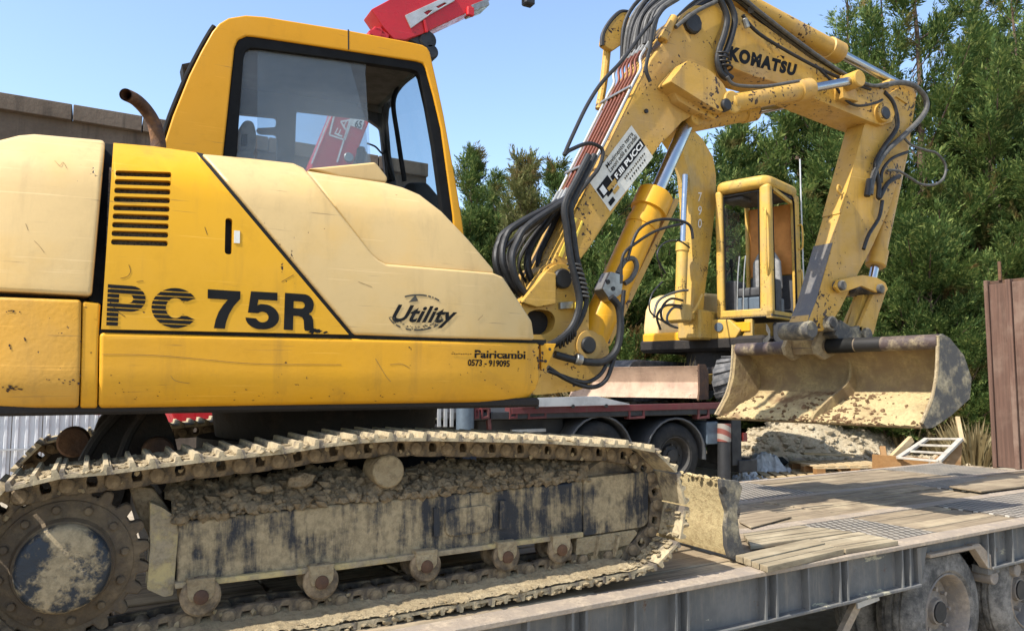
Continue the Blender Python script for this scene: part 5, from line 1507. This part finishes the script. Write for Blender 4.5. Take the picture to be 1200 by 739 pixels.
# house
MB().box2((-1.5, -1.1, .80), (.62, 1.08, 1.02), .05).build('house_floor', M['under'], E2)
MB().prism([Vector((x, -1.1, z)) for x, z in ((-1.6, .95), (.30, .95), (.48, 1.0), (.52, 1.2), (.45, 1.52), (.30, 1.72), (.05, 1.80), (-1.3, 1.85), (-1.6, 1.6))], (0, .85, 0), .08, 4).build('right_hood', M['cream'], E2)
MB().prism([Vector((x, -1.1, z)) for x, z in ((-1.75, .9), (-1.0, .9), (-1.0, 1.75), (-1.6, 1.7), (-1.75, 1.5))], (0, 2.1, 0), .06, 3).build('engine_hood', M['old'], E2)
MB().box2((.3, -1.05, .88), (.60, .2, 1.12), .03).build('front_skirt', M['yellow_low'], E2)
# cab
xf = .55; yl = K(903, 300, 0, xf).y; yr = K(838, 300, 0, xf).y; zb = K(900, 371, 0, xf).z; zt = K(903, 213, 0, xf).z
xr = K(939, 300, 1, yl).x
def post(a, b, w, d, mat='old', name='cab_post'): return MB().bar(a, b, w, d, up=(1, 0, 0), bev=.012).build(name, M[mat], E2)
MB().prism([Vector((xf - .06, yl, z)) for z in ()], (0, 0, 0)) if False else None
w_ = .14
a_pil = MB().prism([Vector(q) for q in ((xf, yl, zb), (xf, yl - .20, zb), (xf - .02, yl - .17, zt), (xf - .02, yl, zt))], (-.14, 0, 0), .05, 4).build('front_pillar', M['old'], E2)
MB().prism([Vector(q) for q in ((xf, yr, zb), (xf, yr + .12, zb), (xf - .02, yr + .12, zt), (xf - .02, yr, zt))], (-.12, 0, 0), .04, 3).build('front_pillar', M['old'], E2)
MB().prism([Vector(q) for q in ((xr, yl, zb), (xr + .17, yl, zb), (xr + .17, yl, zt), (xr, yl, zt))], (0, -.10, 0), .04, 3).build('rear_pillar', M['old'], E2)
MB().prism([Vector(q) for q in ((xr, yr, zb), (xr + .10, yr, zb), (xr + .10, yr, zt), (xr, yr, zt))], (0, .06, 0), .02, 2).build('rear_pillar', M['old'], E2)
rf = [(xf + .02, yl + .01), (xf + .02, yr - .01), (xr - .02, yr - .01), (xr - .02, yl + .01)]
roof = MB().prism([Vector((p.x, p.y, zt - .05)) for p in rnd_poly([Vector(q) for q in rf], .22)], (0, 0, .19), .09, 4).build('cab_roof', M['old'], E2)
MB().box2((xf - .0, yr, zb - .0), (xf - .10, yl, zb + .13), .015).build('front_sill', M['old'], E2)
MB().box2((xr, yl, zb - .02), (xf, yl - .1, zb + .10), .015).build('door_sill', M['old'], E2)
MB().box2((xr, yr, zb), (xf, yl, zb + .05), .01).build('cab_floor', M['interior'], E2)
MB().box2((xr + .03, yr + .02, zb + .75), (xr + .06, yl - .03, zt - .12), .01).build('rear_panel', M['orange'], E2)
MB().box2((xr + .03, yr + .02, zb), (xr + .06, yl - .03, zb + .74), .01).build('rear_lower', M['interior'], E2)
MB().box2((xf - .1, yr + .01, zt - .09), (xr + .05, yl - .02, zt - .06), .01).build('headliner', M['interior'], E2)
MB().box2((xf - .25, yr + .0, zb + .6), (xr + .3, yr + .015, zt - .2)).build('side_glass', M['glass'], E2)
MB().tube([Vector((xf + .0, yl - .05, zt - .45)), Vector((xf + .07, yl - .03, zt - .46)), Vector((xf + .08, yl - .03, zt - 1.1)), Vector((xf + .0, yl - .05, zt - 1.38))], .016, 8, 3).build('grab_handle', M['old'], a_pil)
MB().tube([Vector((xr + .10, yl + .01, zt - .5)), Vector((xr + .11, yl + .07, zt - .52)), Vector((xr + .11, yl + .07, zt - .85)), Vector((xr + .10, yl + .01, zt - .88))], .014, 8, 3).build('grab_handle', M['old'], E2)
MB().tube([Vector((xr + .12, yl + .01, zb + .2)), Vector((xr + .14, yl + .06, zb + .22)), Vector((xr + .14, yl + .06, zb + .75)), Vector((xr + .12, yl + .01, zb + .77))], .014, 8, 3).build('grab_handle', M['old'], E2)
MB().tube([Vector((xr - .01, yl + .02, zb)), Vector((xr - .01, yl + .02, zt)), Vector((xr - .02, yl + .02, zt + .6))], .012, 6, 2).build('whip_pole', M['alu'], E2)
m = MB()
for (ya, yb_) in ((yl - .215, yr + .135),):
    m.tube([Vector((xf - .07, ya, zb + .14)), Vector((xf - .07, ya + .02, zt - .10)), Vector((xf - .07, yb_, zt - .10)), Vector((xf - .07, yb_, zb + .14))], .012, 6, 0)
m.build('window_seal', M['frame_black'], E2)
m = MB().tube([Vector((xf - .16, yl - .02, zb + .12)), Vector((xf - .16, yl - .02, zt - .12)), Vector((xf - .24, yl - .02, zt - .05)), Vector((xr + .26, yl - .02, zt - .05)), Vector((xr + .19, yl - .02, zt - .14)), Vector((xr + .19, yl - .02, zb + .12))], .014, 6, 0)
m.build('door_seal', M['frame_black'], E2)
MB().bar(Vector((xf - .2, yl - .03, zt - .06)), Vector((xr + .3, yl - .03, zt - .16)), .05, .05).build('door_track', M['old'], E2)
MB().box2((xf - .5, yr + .05, zt - .16), (xf - .15, yr + .4, zt - .09), .02).build('sun_blind', M['interior'], E2)
# seat and levers
ym = (yl + yr) / 2
MB().box2((xr + .3, ym - .26, zb + .35), (xr + .85, ym + .26, zb + .5), .04, 3).build('seat_cushion', M['interior'], E2)
sb = MB().prism([Vector((xr + .34, y, z)) for y, z in ((ym - .24, zb + .5), (ym + .24, zb + .5), (ym + .22, zb + .95), (ym + .12, zb + 1.12), (ym - .12, zb + 1.12), (ym - .22, zb + .95))], (-.12, 0, 0), .04, 3).build('seat_back', M['seat'], E2)
MB().box2((xr + .35, ym - .30, zb + .05), (xr + .9, ym + .3, zb + .34), .02).build('seat_box', M['blue_grey'], E2)
for dy in (-.16, -.06):
    MB().tube([Vector((xf - .12, ym + dy, zb + .1)), Vector((xf - .16, ym + dy, zb + .6)), Vector((xf - .2, ym + dy + .02, zb + .98))], .012, 8, 3).build('travel_lever', M['fitting'], E2)
for yy in (yr + .12, yl - .2):
    MB().box2((xf - .62, yy - .09, zb + .1), (xf - .25, yy + .1, zb + .62), .04, 2).build('side_console', M['interior'], E2)
    c = MB().tube([Vector((xf - .32, yy, zb + .6)), Vector((xf - .30, yy, zb + .85))], .014, 8, 2); c.box((xf - .30, yy, zb + .9), (.05, .05, .14), .015); c.build('joystick', M['black'], E2)
# boom and its cylinder
yb = .02
bm2 = MB().prism(Ks([(812, 374), (814, 330), (812, 290), (811, 240), (808, 205), (800, 178), (786, 158), (772, 150), (786, 134), (806, 145), (824, 163), (836, 184), (839.5, 205), (839, 240), (832, 300), (826, 345), (824, 374)], 1, yb + .12), (0, -.22, 0), .015, 2).build('boom', M['old'], E2)
MB().prism(Ks([(816, 330), (822, 330), (829, 230), (822, 200), (818, 215)], 1, yb + .126), (0, -.01, 0)).build('boom_stripe', M['bright'], bm2) if False else None
for ch, yy in (('7', 231), ('9', 247), ('0', 262)):
    lettering('lettering', ch, [K(*c, 1, yb + .126) for c in ((818, yy + 5), (822, yy + 5), (822.6, yy - 5.5), (818.2, yy - 5.5))], M['white'], bm2, .0)
a, b = K(797, 366, 1, yb + .10), K(803, 205, 1, yb + .10)
cy = cylinder('boom_cylinder', a, b, .50, .085, .042, E2, 'old')
MB().box2(a + Vector((-.1, -.2, -.15)), a + Vector((.18, .15, .12)), .03).build('swing_post', M['old'], E2)
bfoot = K(816, 372, 1, yb); MB().box2(bfoot + Vector((-.35, -.2, -.35)), bfoot + Vector((.25, .2, .1)), .03).build('boom_foot', M['old'], E2)
for pts in ([(800, 352), (786, 350), (776, 360), (776, 374), (788, 382)], [(798, 358), (780, 358), (770, 370), (774, 386)], [(801, 362), (790, 360), (782, 370), (784, 380), (794, 384)], [(806, 340), (792, 342), (772, 352), (766, 372)]):
    MB().tube([K(x, y, 1, yb + .22) for x, y in pts], .018, 8, 6).build('hose', M['hose_grey'] if pts[0][0] > 800 else M['hose'], E2)
MB().tube([K(x, y, 1, yb + .2) for x, y in ((823, 345), (816, 360), (806, 372), (800, 376))], .02, 8).build('steel_line', M['old'], E2)
for pts in ([(780, 320), (770, 300), (778, 285), (795, 282), (808, 290)], [(776, 330), (764, 345), (762, 365), (780, 378)]):
    MB().tube([K(x, y, 1, yb + .3) for x, y in pts], .012, 8).build('hose', M['hose'], E2)
# clutter below the cab: step, lamp, lines, blue badge
MB().box2(K(855, 378, 0, xf + .02), K(879, 388, 0, xf + .02) + Vector((-.1, 0, 0)), .01).build('step', M['yellow_low'], E2)
MB().box2(K(872, 374, 0, xf + .0), K(882, 402, 0, xf) + Vector((-.08, 0, 0)), .01).build('step_leg', M['old'], E2)
c = K(842, 383, 0, xf + .08); MB().cyl(c, c - Vector((.02, 0, 0)), .07, seg=16).build('round_badge', M['blue_grey'], E2)
MB().prism(Ks([(826, 374), (855, 374), (868, 386), (862, 396), (826, 398)], 0, xf + .06), (-.2, 0, 0), .03).build('front_casting', M['old'], E2)
MB().box2(K(905, 378, 0, xf - .1), K(950, 402, 0, xf - .1) + Vector((-.6, 0, 0)), .02).build('battery_box', M['dark'], E2)
for q in range(4):
    MB().tube([K(x, y + q * 2, 0, xf + .05) for x, y in ((878, 398), (892, 400), (902, 390), (898, 380))], .010, 6).build('hose', M['hose_grey'], E2)
# ================================================================== ground
def gz(x, y):
    t = min(1, max(0, (y - 5.6) / 1.8)); t = t * t * (3 - 2 * t)
    return .30 * t + .05 * noise.noise(Vector((x * .35, y * .35, 0))) * (1 if abs(x) < 60 else 0)
g = MB()
xs = [-300, -120, -50, -20] + [-10 + i * .5 for i in range(81)] + [40, 60, 120, 300]
ys = [-120, -40, -12] + [-6 + i * .5 for i in range(61)] + [32, 45, 80, 160, 400]
Vg = [[g.bm.verts.new((x, y, gz(x, y))) for y in ys] for x in xs]
for i in range(len(xs) - 1):
    for j in range(len(ys) - 1):
        g.bm.faces.new((Vg[i][j], Vg[i + 1][j], Vg[i + 1][j + 1], Vg[i][j + 1]))
props(g.build('ground', M['ground'], ang=80), kind='structure')
def spot(x, dep):
    p = PD(x, 447, dep); return Vector((p.x, p.y, gz(p.x, p.y)))

# ================================================================== background walls
YW = 12.0
cwl = root('concrete_wall', 'tall stained concrete wall with coping behind the engine hood at left', 'wall', (-2, YW, .3))
wt = [PY(x, 110.5 + .166 * x, YW) for x in (-200, 500)]
za, zb2 = wt[0].z, wt[1].z
MB().prism([Vector((wt[0].x, YW, za - .20)), Vector((wt[1].x, YW, zb2 - .20)), Vector((wt[1].x, YW, 0)), Vector((wt[0].x, YW, 0))], (0, .3, 0), .01).build('wall_face', M['concrete'], cwl)
nseg = 9
for k in range(nseg):
    a, b = k / nseg, (k + 1) / nseg
    p, q = wt[0].lerp(wt[1], a), wt[0].lerp(wt[1], b)
    MB().prism([Vector((p.x + .008, YW - .10, p.z)), Vector((q.x - .008, YW - .10, q.z)), Vector((q.x - .008, YW - .10, q.z - .22)), Vector((p.x + .008, YW - .10, p.z - .22))], (0, .5, 0), .012).build('coping_stone', M['concrete'], cwl)
# corrugated sheet fence
YFn = 11.4
fx0, fx1 = PY(-60, 480, YFn).x, PY(120, 480, YFn).x
fz1 = 2.1
fen = root('corrugated_fence', 'white corrugated sheet fence below the counterweight at the left edge', 'fence', ((fx0 + fx1) / 2, YFn, .3))
npan = 5
for k in range(npan):
    x0 = fx0 + (fx1 - fx0) * k / npan; x1 = fx0 + (fx1 - fx0) * (k + 1) / npan
    def sheet(u, v, x0=x0, x1=x1):
        s = (u * 3) % 1
        return Vector((x0 + (x1 - x0 - .01) * u, YFn - (.03 if .25 < s < .75 else 0) , .3 + (fz1 - .3) * v))
    MB().grid(sheet, 24, 1).build('fence_sheet', M['sheet'], fen, ang=20)
for zz in (.9, 1.35, 1.75):
    MB().box2((fx0, YFn - .06, zz), (fx1, YFn - .045, zz + .02)).build('fence_rail', M['alu'], fen)
# low rendered wall behind the spoil
p = spot(880, 18.8); q = spot(960, 18.8)
lw = MB().prism([Vector((p.x - 3, p.y + .8, .2)), Vector((q.x + 2, q.y - 1.2, .2)), Vector((q.x + 2, q.y - 1.2, 1.25)), Vector((p.x - 3, p.y + .8, 1.25))], (.12, .22, 0), .02).build('low_wall', M['lowwall'])
props(lw, 'low grey rendered wall behind the spoil heap', 'wall')

# ================================================================== conifers
def leaf_mat(name, cols, brown):
    t = NT(name)
    geo = t.n.new('ShaderNodeNewGeometry')
    a = t.noise(1.6, 5, .6); b = t.noise(.8, 3, .5, t.mapping((1, 1, 1), (1.1, .6, 2)))
    c = t.mix(t.ramp(a, .35, .68), cols[0], cols[1])
    c = t.mix(t.ramp(geo.outputs['Random Per Island'], .55, 1, 0, .7), c, cols[2])
    c = t.mix(t.ramp(b, brown, brown + .10, 0, .8), c, (.20, .105, .045))
    df = t.n.new('ShaderNodeBsdfPrincipled'); t.lk(c, df.inputs['Base Color']); df.inputs['Roughness'].default_value = .55; df.inputs['Specular IOR Level'].default_value = .12
    tr = t.n.new('ShaderNodeBsdfTranslucent'); t.lk(c, tr.inputs[0])
    mx = t.n.new('ShaderNodeMixShader'); mx.inputs[0].default_value = .30
    t.lk(df.outputs[0], mx.inputs[1]); t.lk(tr.outputs[0], mx.inputs[2]); t.lk(mx.outputs[0], t.n['Material Output'].inputs[0])
    return t.m
M['leaf'] = leaf_mat('conifer_foliage', ((.048, .088, .026), (.105, .16, .042), (.30, .34, .10)), .58)
M['leaf_dry'] = leaf_mat('browning_foliage', ((.10, .12, .04), (.17, .17, .06), (.28, .25, .11)), .56)
M['bark'] = plain('conifer_bark', (.13, .085, .055), .9, var=.5, scale=8, bump=.5)
def conifer(seed, H, Rr, nb, mat, nsub=9, lead=1, leafs=7):
    """trunk with limbs; each limb is a plume: side twigs carrying fans of small scale leaves"""
    rng = np.random.default_rng(seed)
    tr = MB()
    tops = [(Vector((0, 0, 0)), H)]
    for k in range(lead - 1):
        a = rng.uniform(0, 6.28); tops.append((Vector((math.cos(a), math.sin(a), 0)) * Rr * .42, H * rng.uniform(.72, .92)))
    for off, h in tops:
        tr.tube([Vector((0, 0, -.3)) + off * .2, off * .6 + Vector((0, 0, h * .3)), off + Vector((rng.normal(0, .05), rng.normal(0, .05), h * .7)), off + Vector((0, 0, h * .97))], lambda t: .012 + .085 * (H / 8) * (1 - t), 8, 4)
    P0, D0, N0, L0 = [], [], [], []
    Z = Vector((0, 0, 1))
    for b in range(nb):
        off, h = tops[int(rng.integers(len(tops)))]
        f = (b + rng.random()) / nb * .95 + .03
        z = h * f
        az = b * 2.399963 + rng.normal(0, .5)
        prof = (min(1, (1 - f) / .78) ** .75) * (.70 + .30 * min(1, f / .15))
        ln = Rr * prof * rng.uniform(.55, 1.25) + .22
        el = R(rng.uniform(14, 46) + 24 * f)
        d = Vector((math.cos(az) * math.cos(el), math.sin(az) * math.cos(el), math.sin(el)))
        base = off * min(1, f * 1.4) + Vector((0, 0, max(.1, z - ln * math.sin(el) * .5)))
        curl = rng.uniform(-.12, .30)
        pos = lambda t: base + d * (ln * t) + Z * (curl * ln * t * t)
        tr.tube([base, pos(.5), pos(.9)], lambda t: .006 + .020 * (1 - t) * ln / Rr, 5, 2, cap=False)
        side = d.cross(Z).normalized(); upv = side.cross(d)
        ns = max(4, int(nsub * (.45 + .75 * ln / Rr)))
        for s in range(ns):
            t = .18 + .82 * (s + rng.random() * .8) / ns
            sg = 1 if s % 2 else -1
            bl_ = ln * (.36 * (1.05 - t) + .10) * rng.uniform(.7, 1.2)
            bd = (d * 1.0 + side * sg * rng.uniform(.25, .70) + upv * rng.normal(.22, .32)).normalized()
            n_ = (upv + side * rng.normal(0, .35)).normalized()
            ks = max(3, int(bl_ / .062))
            for k in range(ks):
                q = (k + rng.random()) / ks
                P0.append(pos(t) + bd * (bl_ * q) + Vector(rng.normal(0, .016, 3))); 
                s2 = bd.cross(n_) * (1 if k % 2 else -1)
                D0.append((bd * 1.0 + s2 * rng.uniform(.1, .6) + n_ * rng.normal(.08, .22)).normalized())
                N0.append((n_ + s2 * rng.normal(0, .4)).normalized()); L0.append(rng.uniform(.15, .30) * (1.1 - .35 * q))
    P = np.array([list(p) for p in P0]); D = np.array([list(p) for p in D0]); Nn = np.array([list(p) for p in N0]); Ls = np.array(L0)[:, None]
    S = np.cross(D, Nn); S /= np.linalg.norm(S, axis=1, keepdims=True) + 1e-9
    vs = []; n = len(P)
    for q in range(leafs):
        t = q / leafs
        sg = 1 if q % 2 else -1
        sd = rng.uniform(.25, .60, (n, 1)) * sg * (1 - .4 * t) if q < leafs - 1 else np.zeros((n, 1))
        ld = D * .8 + S * sd + Nn * rng.normal(0, .22, (n, 1)); ld /= np.linalg.norm(ld, axis=1, keepdims=True)
        b = P + D * Ls * t
        ll = Ls * rng.uniform(.38, .60, (n, 1)) * (1.05 - .35 * t)
        wv = np.cross(ld, Nn + rng.normal(0, .35, (n, 3))); wv /= np.linalg.norm(wv, axis=1, keepdims=True) + 1e-9
        wd = ll * rng.uniform(.11, .17, (n, 1))
        vs.append(np.stack([b, b + ld * ll * .5 + wv * wd, b + ld * ll, b + ld * ll * .5 - wv * wd], 1))
    Vv = np.concatenate(vs, 0).reshape(-1, 3)
    nq = len(Vv) // 4
    me = bpy.data.meshes.new('foliage')
    me.vertices.add(len(Vv)); me.vertices.foreach_set('co', Vv.astype(np.float32).ravel())
    me.loops.add(nq * 4); me.loops.foreach_set('vertex_index', np.arange(nq * 4, dtype=np.int32))
    me.polygons.add(nq); me.polygons.foreach_set('loop_start', np.arange(0, nq * 4, 4, dtype=np.int32))
    me.update(); me.materials.append(mat)
    print('conifer', seed, 'leaves', nq)
    return tr.mesh('trunk', M['bark']), me
kinds = {'tall': conifer(1, 10.5, 2.9, 118, M['leaf'], 32, lead=3), 'tall2': conifer(2, 10.0, 2.8, 112, M['leaf'], 32, lead=2),
         'mid': conifer(3, 6.6, 1.5, 170, M['leaf'], 19, lead=2), 'dry': conifer(4, 6.4, 1.25, 130, M['leaf_dry'], 15, lead=1), 'mid2': conifer(5, 6.2, 1.65, 170, M['leaf'], 19, lead=3)}
Hs = {'tall': 10.5, 'tall2': 10.0, 'mid': 6.6, 'dry': 6.4, 'mid2': 6.2}
trees = [
 (551, 17.0, 172, 'mid', 'dense green conifer touching the cab front pillar'),
 (582, 18.5, 205, 'mid2', 'low green conifer between the cab pillar and the browning spire'),
 (614, 16.5, 178, 'dry', 'thin browning conifer with a spiky top, left of the boom'),
 (655, 18.0, 186, 'mid', 'green conifer half hidden by the boom hoses'),
 (706, 17.0, 190, 'mid2', 'green conifer right behind the lower boom'),
 (760, 18.5, 150, 'mid', 'green conifer seen between lower boom and boom cylinder'),
 (810, 17.5, 165, 'mid2', 'green conifer behind the small excavator boom'),
 (868, 18.0, 128, 'mid', 'dark green conifer rising straight above the open cab roof'),
 (930, 17.5, 118, 'mid2', 'dark green conifer between the open cab and the arm'),
 (1010, 18.5, -60, 'tall', 'tall conifer behind the arm, leftmost of the big ones'),
 (1085, 17.0, -110, 'tall2', 'tall broad conifer rising right behind the arm head hoses'),
 (1165, 17.5, -60, 'tall', 'tall conifer rising above the upright timber ramp'),
 (1240, 16.0, -120, 'tall2', 'tall conifer cut off by the right picture edge'),
 (1040, 16.0, 250, 'mid2', 'short green conifer between arm and bucket, below the tall ones'),
 (1110, 15.6, 215, 'mid', 'short green conifer standing right of the bucket end plate'),
 (980, 16.2, 270, 'dry', 'short browning conifer behind the bucket linkage'),
 (1180, 15.5, 235, 'mid2', 'short green conifer directly behind the timber ramp'),
]
random.seed(77)
for i, (x, dep, ty, kd, lab) in enumerate(trees):
    p = spot(x, dep)
    top = PD(x, ty, dep).z
    s = (top - p.z) / Hs[kd]
    r = root('conifer_tree', lab, 'tree', p, random.uniform(0, 6.28), 'conifers behind the yard', local=True)
    tm, fm = kinds[kd]
    wscale = max(s, .8) * random.uniform(.92, 1.12)
    sm = Matrix.Diagonal((wscale, wscale, s, 1))
    link('trunk', tm, r, sm); link('crown', fm, r, sm)
# brush at the foot of the trees
def brush(seed, mat):
    rng = np.random.default_rng(seed); m = MB()
    for k in range(260):
        a = rng.uniform(0, 6.28); rr = rng.uniform(0, .5)
        b = Vector((rr * math.cos(a), rr * math.sin(a), 0)); h = rng.uniform(.4, 1.2)
        t = b + Vector((math.cos(a) * rng.uniform(.1, .5), math.sin(a) * rng.uniform(.1, .5), h))
        md = b.lerp(t, .5) + Vector((0, 0, .1))
        w = Vector((rng.normal(), rng.normal(), 0)).normalized() * rng.uniform(.006, .03)
        vs = [m.bm.verts.new(q) for q in (b - w, b + w, md + w, md - w)]; m.bm.faces.new(vs)
        v3 = m.bm.verts.new(t); m.bm.faces.new((vs[3], vs[2], v3))
    return m.mesh('brush', mat)
M['straw'] = leaf_mat('dry_brush', ((.20, .15, .07), (.28, .22, .11), (.34, .29, .16)), .7)
bm_ = [brush(1, M['straw']), brush(2, M['leaf'])]
blabs = ['dry brush tuft behind the boom cylinder foot', 'dry brush tuft left of the small excavator hood', 'green brush tuft under the trees by the hood', 'dry brush tuft behind the bucket', 'dry brush tuft right of the spoil heap', 'short dry brush tuft beside the timber ramp post', 'dry brush tuft below the bucket end plate', 'dry brush tuft between cab and arm']
for (x, dep, s, k), lab in zip(((735, 15, 1.5, 0), (752, 14, 1.6, 0), (770, 15, 1.3, 1), (1016, 16.6, .5, 0), (1062, 15.6, .5, 0), (1138, 13.4, .7, 0), (1112, 15.2, .6, 0), (944, 17.2, .5, 0)), blabs):
    o = link('brush', bm_[k], None, Matrix.Translation(spot(x, dep)) @ Matrix.Rotation(x, 4, 'Z') @ Matrix.Diagonal((s * 1.3, s * 1.3, s, 1)))
    props(o, lab, 'brush', 'brush below the conifers')

# ================================================================== spoil heap and scrap timber
pc = spot(952, 16.0)
def pile(u, v):
    a = u * 2 * math.pi; r = v
    ex, ey = 2.2, 1.0
    q = Vector((math.cos(a) * r * ex, math.sin(a) * r * ey, 0))
    h = .95 * (1 - r) ** .8 * (1 + .35 * noise.noise(Vector((q.x * 1.1, q.y * 1.1, 2))))
    h += (.16 * noise.noise(q * 2.6) + .07 * noise.noise(q * 9) + .02 * noise.noise(q * 30)) * (1 - r * .6)
    w = Matrix.Rotation(-YAW, 3, 'Z') @ q
    return pc + Vector((w.x, w.y, h - .05))
props(MB().grid(pile, 90, 36).build('spoil_heap', M['sand'], ang=80), 'pale heap of spoil behind the trailer below the bucket', 'spoil heap')
m = MB(); random.seed(8)
for k in range(900):
    p = pile(random.random(), random.random() ** .7); m.rock(p + Vector((0, 0, .01)), random.choice((.02, .03, .045, .07)) * random.uniform(.6, 1.3), (1, 1, .75), .5)
props(m.build('spoil_clods', M['sand'], ang=30), 'loose pale clods lying over the spoil heap', 'clods', kind='stuff')
def frame_at_spot(x, y, dep, rz):
    p = PD(x, y, dep); return Matrix.Translation(p) @ Matrix.Rotation(rz, 4, 'Z')
def pallet(label, mtx, mat='pallet'):
    r = props(bpy.data.objects.new('pallet', None), label, 'pallet', 'pallets by the spoil heap'); COL.objects.link(r)
    INV[r.name] = Matrix.Identity(4); r.matrix_basis = mtx
    for i in range(7): MB().box2((-.6 + i * .1715, -.4, .12), (-.6 + i * .1715 + .12, .4, .142), .003).build('top_board', M[mat], r)
    for yy in (-.4, -.05, .3): MB().box2((-.6, yy, .098), (.6, yy + .1, .118), .003).build('stringer', M[mat], r)
    for xx in (-.6, -.07, .46):
        for yy in (-.4, -.05, .3): MB().box2((xx, yy, .022), (xx + .14, yy + .1, .097), .003).build('block', M['board'], r)
    for yy in (-.4, -.05, .3): MB().box2((-.6, yy, 0), (.6, yy + .1, .02), .003).build('bottom_board', M[mat], r)
    return r
pallet('pallet lying flat, upper one in front of the spoil heap', frame_at_spot(985, 553, 11.6, R(-20)))
pallet('pallet lying lower and left, half under the other', frame_at_spot(925, 566, 11.3, R(-32)))
def board(name, label, a, b, w, t, mat, up=(0, 0, 1), cat='board'):
    return props(MB().bar(a, b, w, t, up=up, bev=.004).build(name, M[mat]), label, cat)
board('broken_board', 'brown board leaning at the right end of the pallets', PD(1022, 541, 11.2), PD(1088, 546, 10.9), .05, .22, 'board')
board('broken_board', 'pale plank leaning up between pallet and slatted frame', PD(1044, 538, 11.4), PD(1068, 514, 11.6), .06, .10, 'pallet')
board('broken_board', 'thin pale lath standing up below the bucket end plate', PD(1128, 518, 11.4), PD(1122, 488, 11.6), .06, .03, 'pallet')
board('broken_board', 'short dark stub of wood behind the brown board', PD(1036, 536, 11.5), PD(1034, 523, 11.6), .08, .05, 'board')
for i, (xa, ya, da, xb, yb3, db3, w, lab) in enumerate(((905, 557, 11.4, 960, 561, 11.0, .09, 'long pale lath on the ground left of the pallets'), (940, 531, 12.2, 1000, 533, 12.4, .10, 'pale plank lying across the spoil behind the pallets'), (1005, 556, 10.6, 1030, 551, 11.0, .08, 'short plank end sticking out right of the pallets'), (955, 546, 12.0, 1012, 541, 12.6, .10, 'plank lying on top of the upper pallet'))):
    board('broken_board', lab, PD(xa, ya, da), PD(xb, yb3, db3), w, .03, 'pallet')
fr2 = root('slatted_frame', 'pale slatted frame lying tilted on scrap wood right of the pallets', 'frame', PD(1085, 545, 11.2), local=False)
c00, c10, c11, c01 = PD(1053, 536, 11.0), PD(1100, 540, 10.6), PD(1126, 514, 11.4), PD(1086, 514, 11.8)
for t in (0, 1):
    MB().bar(c00.lerp(c10, t), c01.lerp(c11, t), .07, .04, bev=.004).build('frame_rail', M['pale_wood'], fr2)
for t in (0, .33, .66, 1):
    MB().bar(c00.lerp(c01, t), c10.lerp(c11, t), .05, .03, bev=.004).build('frame_slat', M['pale_wood'], fr2)
props(MB().prism([PD(1090, 548, 10.7), PD(1126, 548, 10.9), PD(1128, 518, 11.5), PD(1102, 536, 10.8)], (.05, .1, 0), .004).build('brown_panel', M['board']), 'brown timber side panel under the pale slatted frame', 'panel')
def crumple(name, label, x, y, dep, w, h, seed):
    c = PD(x, y, dep)
    def f(u, v):
        q = Vector((u * 5, v * 5, seed))
        return c + _r * ((u - .5) * w) + _f0 * ((v - .5) * w * .8) + Vector((0, 0, h * max(0, math.sin(math.pi * u) * math.sin(math.pi * v)) + .10 * noise.noise(q) + .05 * noise.noise(q * 3)))
    return props(MB().grid(f, 36, 30).build(name, M['plastic'], ang=20), label, 'plastic sheet')
crumple('plastic_sheet', 'crumpled white plastic sheet left of the pallets', 897, 552, 11.8, .7, .28, 1)
crumple('plastic_sheet', 'thin white plastic scrap behind the truck bumper', 880, 562, 11.0, .5, .06, 7)
p = PD(912, 541, 11.9); props(MB().rock(p, .10, (1.4, 1, .8), .6, 2).build('black_bag', M['black']), 'small black bag lying on the plastic sheet', 'bag')
# stones and scraps scattered on the yard
m = MB(); random.seed(4)
for k in range(500):
    p = spot(random.uniform(860, 1160), random.uniform(9.6, 15)); m.rock(p + Vector((0, 0, .02)), random.uniform(.02, .07), (1, 1, .7), .5)
props(m.build('rubble', M['sand']), 'pale rubble and stones strewn over the yard', 'rubble', kind='stuff')
